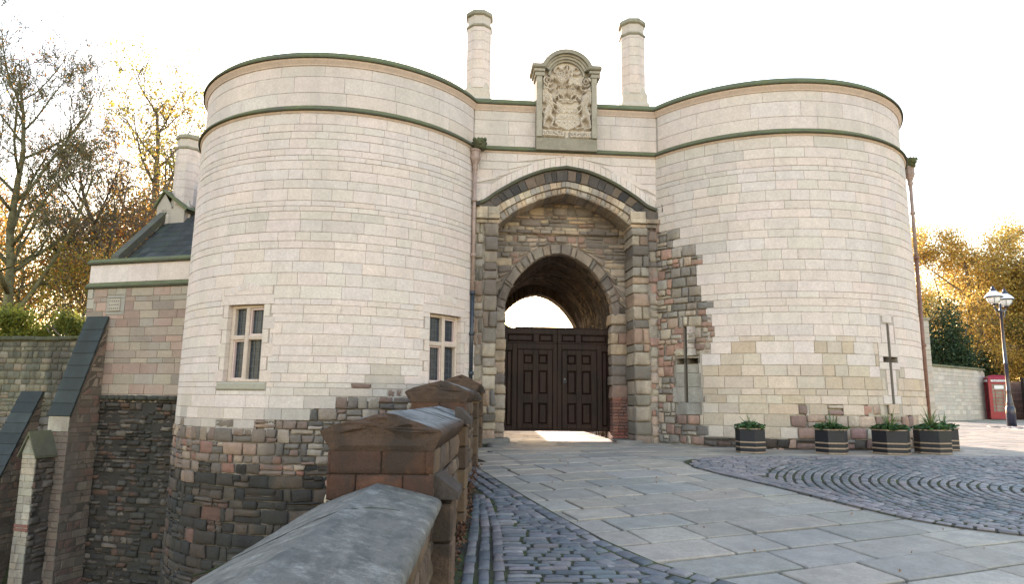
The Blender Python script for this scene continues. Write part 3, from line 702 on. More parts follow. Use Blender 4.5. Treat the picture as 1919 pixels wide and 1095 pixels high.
while z < 1.60:
    s = 3.55
    while s < 3.92:
        w = rnd.uniform(.12, .22); stone(iw, SI, [(s, z), (min(s + w, 3.95), z), (min(s + w, 3.95), z + .075), (s, z + .075)], .03 + rnd.uniform(-.008, .01), -.5, pick(P_BRK, .12) + (.35,), gap=.012, bev=.008, rough=.004, nu=2, nv=1); s += w
    z += .077
backing(iw, SI, [.5, .86], [.4, 2, 3.9], kI, w=-.03); backing(iw, SI, [3.55, 4.05], [.4, 2, 3.9], kI, w=-.03)
# ---- vaulted passage behind, open at the back
PB = 5.9
V_IN = sym([(0, 5.30), (.38, 5.21), (.74, 4.99), (1.17, 4.52), (1.38, 4.02), (1.43, 3.6)]); V_IN[:, 0] += -.08
B_IN = sym([(0, 4.98), (.42, 4.86), (.80, 4.60), (1.10, 4.25), (1.32, 3.85), (1.42, 3.3)]); B_IN[:, 0] += -.02
va = MB()
Vc = np.vstack([[V_IN[0, 0], .5], V_IN, [V_IN[-1, 0], .5]])
dd = np.hypot(*np.diff(Vc, axis=0).T); Vs = np.concatenate([[0], np.cumsum(dd)])
Nv = np.gradient(Vc, axis=0); Nv /= np.linalg.norm(Nv, axis=1)[:, None]
def SV(u, v, w):
    s_, z_ = np.interp(u, Vs, Vc[:, 0]), np.interp(u, Vs, Vc[:, 1]); nx, nz = np.interp(u, Vs, Nv[:, 1]), np.interp(u, Vs, -Nv[:, 0])
    return SW(s_ + nx * w, z_ + nz * w, -v)
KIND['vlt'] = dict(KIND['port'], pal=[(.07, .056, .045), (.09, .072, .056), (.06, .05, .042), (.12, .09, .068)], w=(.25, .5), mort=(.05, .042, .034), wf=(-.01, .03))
vv = list(np.arange(.96, PB, .24)) + [PB]
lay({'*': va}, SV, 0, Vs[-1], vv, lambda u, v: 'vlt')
backing(va, SV, list(np.linspace(0, Vs[-1], 40)), [.96, 3, PB], lambda u, v: 'vlt', w=-.02)
# back arch ring closing the vault down a little
def SB(u, v, w): return SW(u, v, -PB + w)
BO = B_IN.copy(); BO[:, 1] += .5; BO[:, 0] = CEN + (BO[:, 0] - CEN) * 1.18
va.build('vault', M_RUB, gate)
ring_b = MB()
ring(ring_b, BO, B_IN, 30, KIND['vlt']['pal'], .06, -.5, .016, .02, rough=.012, jit=.3, dirt=.3, S=SB)
column(ring_b, SB, .62, .88, .4, 3.35, .06, -.5, P_PORT, two=0); column(ring_b, SB, 3.68, 4.0, .4, 3.35, .06, -.5, P_PORT, two=0)
# rear wall of the block with the same arched hole, side cheeks and flat roof
backing(ring_b, SB, list(np.linspace(-4, 9, 120)), [.4, 2, 4, 6, 8, 8.7], lambda u, v: 'ash', w=-.2, lo=Lim(np.vstack([[.75, .4], B_IN + [0, .12], [3.8, .4]]), 0.4))
ring_b.build('rear_wall', M_RUB, gate)
roof = MB()
roof.add(SW(np.array([-.3, WL + .3, WL + .3, -.3]), np.full(4, 8.35), np.array([-.1, -.1, -PB - .2, -PB - .2])), [[0, 1, 2, 3]], (.12, .12, .12, .3))
for C, R0 in ((LC, LR), (RC, RR)):
    th = np.linspace(0, 2 * math.pi, 49)[:-1]
    roof.add(np.stack([C[0] + (R0 - .2) * np.cos(th), C[1] + (R0 - .2) * np.sin(th), np.full(48, 8.35)], -1), [list(range(48))], (.12, .12, .12, .3))
roof.build('roof', M_SLATE, gate)
# cheek walls closing the sides of the passage block
for s_ in (-.6, WL + .6):
    ch = MB()
    ch.add(SW(np.full(4, s_), np.array([.3, .3, 8.6, 8.6]), np.array([-2.6, -PB - .2, -PB - .2, -2.6])), [[0, 1, 2, 3]], (.3, .27, .23, .3))
    ch.build('side_wall', M_RUB, gate)
ew.build('entrance_wall', M_ASH, gate); arch.build('gate_arch', M_RUB, gate); jamb.build('gate_jamb', M_RUB, gate); jamb2.build('gate_jamb', M_RUB, gate); iw.build('inner_arch_wall', M_RUB, gate)
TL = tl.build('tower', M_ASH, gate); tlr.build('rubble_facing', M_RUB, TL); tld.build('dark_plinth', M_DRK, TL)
TR = tr_.build('tower', M_ASH, gate); trr.build('rubble_facing', M_RUB, TR)

# ---- string course, parapet, cornice, following both towers and the wall between
def path(w, a0=-178, a1=178, n=90, m=14):
    def isect(C, R, sign):
        P0 = WA + WN * w - C; b = P0 @ WD; c = P0 @ P0 - (R + w) ** 2; D = max(b * b - c, 1e-6); return -b + sign * math.sqrt(D)
    sl, sr = isect(LC, LR, 1), isect(RC, RR, -1)
    pl = WA + WD * sl + WN * w; pr = WA + WD * sr + WN * w
    tl_ = math.atan2(pl[0] - LC[0], LC[1] - pl[1]); tr2 = math.atan2(pr[0] - RC[0], RC[1] - pr[1])
    A = [(LC[0] + (LR + w) * math.sin(t), LC[1] - (LR + w) * math.cos(t)) for t in np.linspace(rad(a0), tl_, n)]
    B = [tuple(WA + WD * s_ + WN * w) for s_ in np.linspace(sl, sr, m)[1:-1]]
    Cc = [(RC[0] + (RR + w) * math.sin(t), RC[1] - (RR + w) * math.cos(t)) for t in np.linspace(tr2, rad(a1), n)]
    return np.array(A + B + Cc)
def mould(mb, prof, cols, jitter=0):
    """prof (w,z) bottom to top; colour per profile point"""
    rows = [path(w) for w, z in prof]; n = len(rows[0]); P = []; Cc = []
    for (w, z), r_, c_ in zip(prof, rows, cols):
        zz = z + (rng.normal(0, jitter, n) if jitter else 0)
        P.append(np.stack([r_[:, 0], r_[:, 1], zz + np.zeros(n)], -1)); Cc.append(np.tile(c_, (n, 1)))
    F = [[j * n + i, j * n + i + 1, (j + 1) * n + i + 1, (j + 1) * n + i] for j in range(len(prof) - 1) for i in range(n - 1)]
    mb.add(np.vstack(P), F, np.vstack(Cc))
GRN = (.14, .16, .085, .25); GRD = (.08, .083, .055, .4); PNK = (.60, .46, .37, 0)
sc = MB(); mould(sc, [(-.02, H2 - .20), (.015, H2 - .195), (.03, H2 - .165), (.035, H2 - .15)], [PNK] * 4); sc.build('string_moulding', M_ASH, gate)
sc = MB(); mould(sc, [(.02, H2 - .15), (.075, H2 - .148), (.085, H2 - .13), (.08, H2 - .10), (.0, H2 - .03), (-.056, H2 + .0)], [GRD, GRD, GRD, GRN, GRN, GRN], .001); sc.build('string_course', M_CAP, gate)
sc = MB(); mould(sc, [(-.056, H1 - .31), (-.035, H1 - .305), (-.03, H1 - .28), (-.005, H1 - .24), (.02, H1 - .20), (.02, H1 - .165)], [PNK] * 6); sc.build('cornice_moulding', M_ASH, gate)
sc = MB(); mould(sc, [(.0, H1 - .165), (.06, H1 - .162), (.066, H1 - .12), (.045, H1 - .09), (-.01, H1 - .03), (-.035, H1), (-.28, H1 + .05), (-.42, H1), (-.44, H1 - .1)], [GRD, GRD, GRN, GRN, GRN, GRN, GRN, GRN, GRN], .001); sc.build('cornice', M_CAP, gate)
sc = MB(); mould(sc, [(-.40, 8.3), (-.40, H1 - .09)], [(.4, .36, .3, .3)] * 2); sc.build('parapet_back', M_ASH, gate)
pp = MB(); vp = [H2, H2 + .30, H2 + .67, H1 - .30]
def off(S, o): return lambda u, v, w: S(u, v, w + o)
for S, a, b in ((SL, ulL(-105), ulL(LEFT_J)), (SR, ulR(RIGHT_J), ulR(105))):
    lay({'*': pp}, off(S, -.056), a, b, vp, lambda u, v: 'par'); 
backing(pp, off(SL, -.056), nb, [H2 - .02, H1 - .2], lambda u, v: 'par', w=-.012); backing(pp, off(SR, -.056), nbr, [H2 - .02, H1 - .2], lambda u, v: 'par', w=-.012)
lay({'*': pp}, off(SW, -.056), -.02, WL + .02, vp, lambda u, v: 'par', holes=[(1.5, 3.02, 0, 20)])
backing(pp, off(SW, -.056), [-.3, WL + .3], [H2 - .02, H1 - .2], lambda u, v: 'par', w=-.012)
pp.build('parapet', M_ASH, gate)

# ---- windows of the left tower
def window(a, b, z0, z1, case):
    u0, u1 = ulL(a), ulL(b); fr = MB()
    P_W = [(.62, .54, .48), (.63, .545, .49), (.61, .525, .465)]
    z = z0; i = 0; hs = []
    while z < z1 - .05: h = min(rnd.uniform(.2, .32), z1 - z); hs.append((z, z + h)); z += h
    for i, (p, q_) in enumerate(hs):
        for sgn, ue in ((-1, u0), (1, u1)):
            w = (.25 if (i % 2 == 0) else .13)
            ua, ub = (ue - w, ue) if sgn < 0 else (ue, ue + w)
            stone(fr, SL, [(ua, p), (ub, p), (ub, q_), (ua, q_)], .006, -.26, pick(P_W, .05) + (.05,), gap=.006, bev=.004, nu=2)
    stone(fr, SL, [(u0 - .2, z1), (u1 + .2, z1), (u1 + .2, z1 + .2), (u0 - .2, z1 + .2)], .007, -.26, pick(P_W, .04) + (.05,), gap=.006, bev=.004, nu=4)
    stone(fr, SL, [(u0 - .16, z0 - .17), (u1 + .16, z0 - .17), (u1 + .16, z0), (u0 - .16, z0)], .03, -.26, (.36, .34, .27, .3), gap=.006, bev=.03, nu=4)
    # relieving arch
    um = (u0 + u1) / 2; n = 11
    for k in range(n):
        t0, t1 = math.pi * (.16 + .68 * k / n), math.pi * (.16 + .68 * (k + 1) / n); P = lambda r_, t: (um - r_ * math.cos(t), z1 + .02 + r_ * math.sin(t) * .72)
        if P(.40, (t0 + t1) / 2)[1] > z1 + .2: stone(fr, SL, [P(.40, t0), P(.40, t1), P(.60, t1), P(.60, t0)], .0040, -.02, pick(P_ASH, .04) + (.05,), gap=.008, bev=.003, nu=1)
    # mullion, transom, inner frame
    um = (u0 + u1) / 2; zt = z0 + (z1 - z0) * .575
    def bar(ua, ub, va, vb, wf, wb, col=(.56, .46, .38, .05)): stone(fr, SL, [(ua, va), (ub, va), (ub, vb), (ua, vb)], wf, wb, col, gap=.001, bev=.018, nu=2)
    bar(um - .05, um + .05, z0, z1, -.09, -.24); bar(u0, um - .05, zt - .05, zt + .05, -.092, -.24); bar(um + .05, u1, zt - .05, zt + .05, -.092, -.24)
    bar(u0, u0 + .09, z0, z1, -.10, -.24); bar(u1 - .06, u1, z0, z1, -.10, -.24); bar(u0 + .09, u1 - .06, z1 - .07, z1, -.10, -.24); bar(u0 + .09, u1 - .06, z0, z0 + .06, -.07, -.24)
    wo_ = fr.build('window', M_ASH, gate)
    gl = MB(); ld = MB(); cf = MB()
    for ci, (ua, ub) in enumerate(((u0 + .09, um - .05), (um + .05, u1 - .06))):
        for ri, (va, vb) in enumerate(((z0 + .06, zt - .05), (zt + .05, z1 - .07))):
            gl.add(SL(np.array([ua, ub, ub, ua]), np.array([va, va, vb, vb]), np.full(4, -.20)), [[0, 1, 2, 3]])
            def strip(ua_, ub_, va_, vb_, w, mb, t=.01): 
                P0 = SL(np.array([ua_, ub_, ub_, ua_]), np.array([va_, va_, vb_, vb_]), np.full(4, w)); P1 = SL(np.array([ua_, ub_, ub_, ua_]), np.array([va_, va_, vb_, vb_]), np.full(4, w - t))
                mb.add(np.vstack([P0, P1]), [[0, 1, 2, 3], [4, 5, 1, 0], [5, 6, 2, 1], [6, 7, 3, 2], [7, 4, 0, 3]])
            if (ci, ri) in case:
                for e in ((ua, ua + .03, va, vb), (ub - .03, ub, va, vb), (ua + .03, ub - .03, va, va + .03), (ua + .03, ub - .03, vb - .03, vb)): strip(*e, -.135, cf, .06)
            nx = 3; nz = max(3, int((vb - va) / .13))
            for k in range(1, nx): x = ua + (ub - ua) * k / nx; strip(x - .004, x + .004, va, vb, -.192, ld, .006)
            for k in range(1, nz): zz = va + (vb - va) * k / nz; strip(ua, ub, zz - .004, zz + .004, -.1925, ld, .006)
    gl.build('pane', M_GLASS, wo_); ld.build('leading', M_LEAD, wo_); cf.build('casement', M_FRAME, wo_)
window(*WIN_L[0], case={(1, 1), (0, 0)}); window(*WIN_L[1], case={(1, 1), (0, 0)})

# ---- chimneys behind the parapet
def chimney(cx, cy, zb, zt, R_, parent, col=P_ASH, lean=0):
    mb = MB(); cap = MB(); n = 8; a0 = math.pi / 8
    z = zb + .42
    while z < zt - .42:
        h = min(.27, zt - .42 - z); off_ = rnd.random() < .5
        for i in range(n):
            a, b = a0 + i * 2 * math.pi / n - math.pi / 2, a0 + (i + 1) * 2 * math.pi / n - math.pi / 2
            p, q_ = np.array([cx + R_ * math.cos(a), cy + R_ * math.sin(a)]), np.array([cx + R_ * math.cos(b), cy + R_ * math.sin(b)])
            L_ = np.linalg.norm(q_ - p); d = (q_ - p) / L_; nn = np.array([d[1], -d[0]])
            S = lambda u, v, w: np.stack([p[0] + d[0] * u + nn[0] * w, p[1] + d[1] * u + nn[1] * w, v + 0 * u], -1)
            stone(mb, S, [(-.002, z), (L_ + .002, z), (L_ + .002, z + h), (-.002, z + h)], .002 + rnd.uniform(0, .001), -.02, pick(col, .06) + (.25,), gap=.006, bev=.003, nu=1)
        z += h
    mb.lathe([(R_ - .01, 0.42), (R_ - .01, zt - zb - .05)], (cx, cy, zb), n, (.54, .48, .42, .25), False, a0)
    # square base with broached corners
    S_ = R_ * 1.12
    mb.lathe([(S_ * 1.414 * .98, -1.3), (S_ * 1.414 * .98, .06), (S_ * 1.414 * .88, .14), (S_ * 1.414 * .86, .36)], (cx, cy, zb), 4, (.55, .49, .41, .3), False, math.pi / 4)
    P = []; F = []
    mb.lathe([(S_ * 1.414 * .85, .355), (R_ * .95, .62)], (cx, cy, zb), 4, (.50, .45, .36, .4), False, math.pi / 4)
    ob = mb.build('chimney', M_ASH, parent)
    cap.lathe([(R_, zt - zb - .50), (R_ + .03, zt - zb - .47), (R_ + .03, zt - zb - .43), (R_, zt - zb - .40)], (cx, cy, zb), n, (.32, .29, .22, .4), False, a0)
    cap.lathe([(R_, zt - zb - .16), (R_ + .045, zt - zb - .13), (R_ + .05, zt - zb - .06), (R_ + .01, zt - zb), (R_ * .7, zt - zb), (R_ * .7, zt - zb - .2)], (cx, cy, zb), n, (.34, .32, .25, .3), False, a0)
    cap.build('chimney_cap', M_CAP, ob)
    return ob
chimney(-.98, 17.5, 9.36, 12.02, .345, gate); chimney(3.27, 17.85, 9.42, 12.03, .345, gate)

# ---- coat of arms panel
ca_ = MB(); PC = (.30, .27, .21, .3); PC2 = (.40, .36, .29, .25)
def SP(u, v, w): return SW(u, v, w)
def pbox(mb, s0, s1, z0, z1, w0, w1, col, bev=.01):
    mb.box(s0, s1, -w1, -w0, z0, z1, col, M=lambda P: SW(P[:, 0], P[:, 2], -P[:, 1]), bev=bev)
pbox(ca_, 1.50, 3.02, 7.66, 7.98, -.3, .16, PC)
pbox(ca_, 1.50, 1.64, 7.98, 9.60, -.3, .21, PC2); pbox(ca_, 2.88, 3.02, 7.98, 9.60, -.3, .21, PC2)
pbox(ca_, 1.64, 2.88, 7.975, 10.0, -.3, .07, (.42, .36, .28, .3))
for s0, s1 in ((1.42, 1.70), (2.82, 3.10)):
    pbox(ca_, s0 + .04, s1 - .0, 9.56, 9.66, -.32, .235, PC2); pbox(ca_, s0, s1, 9.66, 9.74, -.36, .27, PC2, .015); pbox(ca_, s0 - .05, s1 + .03, 9.74, 9.86, -.40, .32, PC, .03)
cs, cz = 2.26, 9.58
def arcring(mb, r0, r1, w0, w1, col, a0=.30, a1=math.pi - .30, n=26, ky=1.0):
    P = []; 
    for t in np.linspace(a0, a1, n):
        for r_, w in ((r0, w0), (r0, w1), (r1, w1), (r1, w0)): P.append(SW(cs + r_ * math.cos(t), cz + r_ * math.sin(t) * ky, w))
    F = [[i * 4 + j, i * 4 + (j + 1) % 4, (i + 1) * 4 + (j + 1) % 4, (i + 1) * 4 + j] for i in range(n - 1) for j in range(4)]
    F += [[3, 2, 1, 0], [(n - 1) * 4 + j for j in range(4)]]; mb.add(np.array(P).reshape(-1, 3), F, col)
for r0, r1, w, col in ((.42, .47, .15, PC2), (.47, .53, .20, PC2), (.53, .58, .24, PC2), (.58, .68, .31, PC)): arcring(ca_, r0, r1, -.3, w, col, .35 if r1 > .5 else .1, math.pi - (.35 if r1 > .5 else .1))
arcring(ca_, .0, .43, -.3, .07, (.42, .36, .28, .3), 0, math.pi)
coat = ca_.build('coat_of_arms', M_PANEL, gate)
# carved relief as one continuous height field
nx, nz = 190, 310; US = np.linspace(1.645, 2.875, nx); ZS = np.linspace(7.985, 10.0, nz); U, Z_ = np.meshgrid(US, ZS)
X_ = (U - 2.26) / .615; Yn = (Z_ - 7.985) / (9.98 - 7.985)          # x -1..1, y 0..1
px = 180 + (X_ + 1) / 2 * 485; py = 930 - Yn * 715                  # drawing units of the relief
Hh = np.zeros_like(U)
def sm(a, b): global Hh; Hh = np.maximum(Hh, a) if b == 0 else Hh + a
def cap_(x0, y0, x1, y1, r0, r1, h):
    global Hh
    dx, dy = x1 - x0, y1 - y0; L2 = dx * dx + dy * dy + 1e-6; t = np.clip(((px - x0) * dx + (py - y0) * dy) / L2, 0, 1)
    d = np.hypot(px - x0 - t * dx, py - y0 - t * dy); r_ = r0 + (r1 - r0) * t; k = np.clip(1 - (d / r_) ** 2, 0, 1); Hh = np.maximum(Hh, h * np.sqrt(k) * (k > 0))
def ell(cx, cy, rx, ry, h, p=.5):
    global Hh
    k = np.clip(1 - ((px - cx) / rx) ** 2 - ((py - cy) / ry) ** 2, 0, 1); Hh = np.maximum(Hh, h * k ** p)
def arc(cx, cy, r_, a0, a1, w0, w1, h, n=9):
    ts = np.linspace(rad(a0), rad(a1), n); ws = np.linspace(w0, w1, n)
    for i in range(n - 1): cap_(cx + r_ * math.cos(ts[i]), cy - r_ * math.sin(ts[i]), cx + r_ * math.cos(ts[i + 1]), cy - r_ * math.sin(ts[i + 1]), ws[i], ws[i + 1], h)
# shield
sh = (np.abs(px - 428) < np.interp(py, [595, 640, 740, 800, 835, 862], [112, 105, 112, 128, 70, 4])) & (py > 598) & (py < 862)
Hh = np.where(sh, .070, Hh)
for (x, y) in ((372, 735), (400, 745), (452, 735), (485, 740), (345, 790), (395, 790), (460, 790), (500, 785), (370, 690), (420, 690), (470, 690)):
    ell(x, y, 15, 17, .086, .4)
for x in (428,): Hh = np.where(sh & (np.abs(px - x) < 3), .060, Hh)
for y in (668, 708, 765): Hh = np.where(sh & (np.abs(py - y) < 2.5), .060, Hh)
# ribbons with the motto
for x0, x1, y0, y1, s_ in ((182, 396, 866, 916, .03), (452, 664, 872, 926, -.02)):
    m = (px > x0) & (px < x1) & (py > y0 + (px - x0) * s_) & (py < y1 + (px - x0) * s_); Hh = np.where(m, .075, Hh)
cap_(425, 860, 425, 925, 26, 26, .05)
for sg in (-1, 1):                                                 # supporters: rearing beasts either side
    f = lambda x: 425 + sg * (425 - x) * (-1 if False else 1) * -1 if sg > 0 else x
    fx = (lambda x: x) if sg < 0 else (lambda x: 850 - x)
    cap_(fx(212), 500, fx(240), 555, 26, 38, .10); cap_(fx(240), 555, fx(262), 640, 44, 40, .125); cap_(fx(262), 640, fx(232), 720, 38, 42, .12)
    cap_(fx(205), 478, fx(262), 502, 22, 11, .115); cap_(fx(200), 470, fx(196), 446, 9, 5, .10); cap_(fx(190), 500, fx(196), 590, 16, 22, .075)
    cap_(fx(270), 610, fx(330), 650, 17, 12, .11); cap_(fx(330), 650, fx(345), 690, 11, 9, .105); cap_(fx(262), 640, fx(310), 690, 15, 11, .10); cap_(fx(310), 690, fx(335), 712, 10, 9, .1)
    cap_(fx(235), 720, fx(205), 775, 28, 17, .11); cap_(fx(205), 775, fx(196), 830, 14, 12, .10); cap_(fx(250), 725, fx(290), 770, 26, 16, .10); cap_(fx(290), 770, fx(268), 830, 14, 12, .095)
    cap_(fx(268), 832, fx(320), 846, 11, 9, .09); cap_(fx(196), 832, fx(240), 846, 11, 9, .09)
    arc(fx(205), 680, 26, 60 if sg < 0 else 120, 300 if sg < 0 else -120, 7, 10, .06)
    arc(fx(240), 400, 46, 20, 330, 17, 9, .095); arc(fx(240), 400, 20, 0, 300, 12, 7, .10); arc(fx(262), 455, 30, 100, 330, 13, 8, .085)
    ell(fx(378), 492, 52, 58, .125, .5)                             # helm
    for k in range(5): ell(fx(350 + k * 14), 482, 4.5, 15, 0, .5); m = ((px - fx(350 + k * 14)) / 4.5) ** 2 + ((py - 482) / 15) ** 2 < 1; Hh = np.where(m, .06, Hh)
    cap_(fx(330), 455, fx(420), 452, 10, 10, .13)
    arc(fx(350), 575, 42, 10, 170, 14, 9, .105); arc(fx(320), 570, 24, -20, 250, 10, 7, .10); arc(fx(395), 575, 34, 190, 350, 15, 15, .105)
    arc(fx(335), 285, 42, 180, 330, 9, 12, .07); arc(fx(515), 285, 24, 20, 200, 6, 10, .06)
    cap_(fx(300), 840, fx(400), 820, 10, 14, .06)
cap_(345, 590, 505, 590, 15, 15, .11)
for k in range(7):                                                 # plume
    t = rad(35 + k * 18); cap_(368, 430, 368 + 86 * math.cos(t), 430 - 105 * math.sin(t), 10, 15, .10 + .008 * (k % 2))
ell(368, 305, 26, 14, .13); ell(368, 405, 22, 24, .12)
m = (px > 440) & (px < 560) & (py > 365) & (py < 445); Hh = np.where(m, np.maximum(Hh, .075), Hh); cap_(430, 450, 480, 425, 10, 12, .11); cap_(480, 425, 570, 455, 12, 8, .11); cap_(470, 365, 470, 330, 12, 18, .09)
cap_(425, 250, 425, 300, 9, 12, .08); arc(425, 262, 22, 0, 180, 6, 6, .07)
Hh = Hh * (1 + .10 * np.sin(px * .35) * np.sin(py * .31)) + .004 * np.sin(px * .12 + 1.3) * np.sin(py * .15)
inside = (np.hypot(U - cs, np.maximum(Z_ - cz, 0)) < .425) | (Z_ < 9.56)
Wd = np.where(inside, .074 + np.maximum(Hh, 0) * 1.6, -.15)
idx = np.arange(nx * nz).reshape(nz, nx); rl = MB()
shade = np.clip(.42 + 0 * Hh, 0, 1)
colr = np.stack([.60 + 0 * Hh, .52 + 0 * Hh, .43 + 0 * Hh, .12 + 0 * Hh], -1).reshape(-1, 4)
rl.add(SW(U.ravel(), Z_.ravel(), Wd.ravel()), np.stack([idx[:-1, :-1], idx[:-1, 1:], idx[1:, 1:], idx[1:, :-1]], -1).reshape(-1, 4), colr, True)
rl.build('heraldic_relief', M_ASH, coat)
def text_mesh(txt, size, place, name, mat, parent, depth=.006):
    cu = bpy.data.curves.new('lettering', 'FONT'); cu.body = txt; cu.size = size; cu.extrude = depth; cu.align_x = 'CENTER'; cu.align_y = 'CENTER'
    to = bpy.data.objects.new('lettering_source', cu); COL.objects.link(to); bpy.context.view_layer.update()
    me = bpy.data.meshes.new_from_object(to.evaluated_get(bpy.context.evaluated_depsgraph_get())); bpy.data.objects.remove(to)
    V = np.array([v_.co[:] for v_ in me.vertices]); Fc = [list(p.vertices) for p in me.polygons]; mb = MB(); mb.add(place(V), Fc, (.16, .14, .12, .2))
    return mb.build(name, mat, parent)
text_mesh('LOYALTE', .115, lambda V: SW(1.915 + V[:, 0], 8.085 + V[:, 1], .194 + V[:, 2]), 'motto_lettering', M_RUB, coat)
text_mesh("N'A HONTE", .105, lambda V: SW(2.60 + V[:, 0], 8.068 + V[:, 1], .194 + V[:, 2]), 'motto_lettering', M_RUB, coat)

# ---- rainwater pipes, hoppers, carved heads
def pipe(x, y, ztop, zsplit, zbot, m1, m2, r_=.045, lean=0):
    up = MB(); up.tube([(x, y, ztop), (x, y, zsplit)], r_, 10)
    for z in np.arange(ztop - .9, zsplit, -1.35): up.lathe([(r_ + .02, 0), (r_ + .02, .07)], (x, y, z), 10)
    up.lathe([(.05, -.45), (.045, -.36), (.07, -.30), (.075, -.26), (.06, -.24), (.065, -.20), (.125, -.06), (.13, .0), (.115, .02), (.12, .12), (.14, .14), (.14, .18)], (x, y, ztop + .22), 8, smooth=False)
    o = up.build('drainpipe', m1, gate)
    lo_ = MB(); lo_.tube([(x, y, zsplit), (x, y, zbot)], r_ * 1.05, 10)
    for z in (zsplit - .05, (zsplit + zbot) / 2, zbot + .1): lo_.lathe([(r_ + .022, 0), (r_ + .022, .08)], (x, y, z), 10)
    lo_.build('lower_pipe', m2, o)
    return o
pipe(-.93, 15.93, 7.16, 4.05, 2.02, M_PINK, M_IRON); pipe(10.50, 17.45, 7.40, 5.35, .7, M_PINK, M_RUST)
def head(x, y, z, s_=1.0):
    mb = MB(); th = np.linspace(0, math.pi, 10); ph = np.linspace(0, 2 * math.pi, 15)[:-1]; T, Ph = np.meshgrid(th, ph, indexing='ij')
    R_ = .14 * (1 + .18 * np.sin(3 * Ph) * np.sin(T) + .14 * np.cos(5 * T) + rng.normal(0, .05, T.shape)); R_[0] = R_[0, 0]; R_[-1] = R_[-1, 0]
    P = np.stack([x + s_ * 1.15 * R_ * np.sin(T) * np.cos(Ph), y + s_ * 1.2 * R_ * np.sin(T) * np.sin(Ph), z + s_ * R_ * np.cos(T)], -1).reshape(-1, 3); n = 14
    mb.add(P, [[j * n + i, j * n + (i + 1) % n, (j + 1) * n + (i + 1) % n, (j + 1) * n + i] for j in range(9) for i in range(n)], (.10, .11, .05, .4), True)
    for dx in (-.06, .05): mb.lathe([(.001, .05), (.03, .02), (.035, 0), (.02, -.03)], (x + dx, y - .15 * s_, z + .03), 6, (.12, .12, .06, .3))
    mb.lathe([(.03, .02), (.045, 0), (.03, -.03)], (x + .02, y - .17 * s_, z - .04), 6, (.12, .12, .06, .3))
    for dx in (-.12, -.03, .06, .13): mb.lathe([(.001, .09), (.04, .05), (.05, 0)], (x + dx, y - .04, z + .07), 6, (.09, .11, .04, .3))
    mb.box(x - .12, x + .12, y - .02, y + .25, z - .1, z + .12, (.12, .12, .07, .4), bev=.02)
    mb.build('carved_head', M_CAP, gate)
head(-.83, 15.88, 7.70, 1.0); head(10.52, 17.40, 7.90, 1.0)

# ---- wooden gate, two leaves
GD = 1.13; GZ = .80; GW = 1.36
def leaf(sg):
    mb = MB(); fld = MB()
    def M(P):   # local x outward from the meeting stile, y depth (towards viewer positive), z up
        return SW(2.22 + sg * P[:, 0], P[:, 2], -GD + P[:, 1])
    def rail(x0, x1, z0, z1, d=.045, bev=.006): mb.box(x0, x1, 0, d, GZ + z0, GZ + z1, M=M, bev=bev)
    mb.box(-.012 if sg > 0 else .0, GW + .02, -.05 - .004 * (sg > 0), .0 - .001 * (sg > 0), GZ, GZ + 2.56, M=M)
    rail(.004, .11, 0, 2.18); rail(1.02, 1.14, 0, 2.18); rail(1.29, GW, 0, 2.18)                    # stiles
    rail(.11, 1.02, 0, .05); rail(1.14, 1.29, 0, .12); rail(1.14, 1.29, 2.0, 2.18)
    rail(.004, GW, 2.181, 2.22); rail(.004, GW, 2.42, 2.56)                                   # top rail pieces
    rail(.004, .11, 2.22, 2.42); rail(.47, .61, 2.22, 2.42); rail(1.27, GW, 2.22, 2.42)
    # swooped shoulder at the outer end
    n = 10
    for i in range(n):
        a, b = i / n, (i + 1) / n; f = lambda t: .17 * (1 - math.sqrt(max(0, 1 - t * t))) ** .9 if True else 0
        x0, x1 = GW - .30 + .30 * a, GW - .30 + .30 * b; z1a, z1b = 2.56 + f(a), 2.56 + f(b)
        P = M(np.array([(x0, -.05, GZ + 2.5), (x1, -.05, GZ + 2.5), (x1, -.05, GZ + z1b), (x0, -.05, GZ + z1a), (x0, .035, GZ + 2.5), (x1, .035, GZ + 2.5), (x1, .035, GZ + z1b), (x0, .035, GZ + z1a)]))
        mb.add(P, [[4, 5, 6, 7], [3, 2, 1, 0], [7, 6, 2, 3], [5, 1, 2, 6], [0, 4, 7, 3]])
    mb.box(.0, GW - .28, -.06, .05, GZ + 2.555, GZ + 2.60, M=M, bev=.012)
    # wicket: frame stands slightly proud
    def wr(x0, x1, z0, z1): mb.box(x0, x1, 0, .052, GZ + z0, GZ + z1, M=M, bev=.006)
    for x0, x1 in ((.125, .25), (.48, .62), (.86, 1.005)): wr(x0, x1, .06, 2.02)
    for z0, z1 in ((.06, .17), (.69, .91), (1.50, 1.66), (1.90, 2.02)): wr(.25, .48, z0, z1); wr(.62, .86, z0, z1)
    rail(.11, 1.02, 2.035, 2.18)
    mb.build('gate_leaf', M_DOOR, gt)
    def panel(x0, x1, z0, z1, d=.028):
        e = .012; i = min(.045, (x1 - x0) * .25)
        P = [(x0 + e, .001, z0 + e), (x1 - e, .001, z0 + e), (x1 - e, .001, z1 - e), (x0 + e, .001, z1 - e), (x0 + i, d, z0 + i), (x1 - i, d, z0 + i), (x1 - i, d, z1 - i), (x0 + i, d, z1 - i)]
        P = np.array(P); P[:, 2] += GZ; F = [[4, 5, 6, 7], [0, 1, 5, 4], [1, 2, 6, 5], [2, 3, 7, 6], [3, 0, 4, 7]]
        pm = MB(); pm.add(M(P), F if sg > 0 else [f_[::-1] for f_ in F]); pm.build('door_panel', M_DOOR, gt)
    for x0, x1 in ((.25, .48), (.62, .86)):
        for z0, z1 in ((.17, .69), (.91, 1.50), (1.66, 1.90)): panel(x0, x1, z0, z1)
    panel(.11, .47, 2.22, 2.42); panel(.61, 1.27, 2.22, 2.42); panel(1.14, 1.29, .12, 2.0)
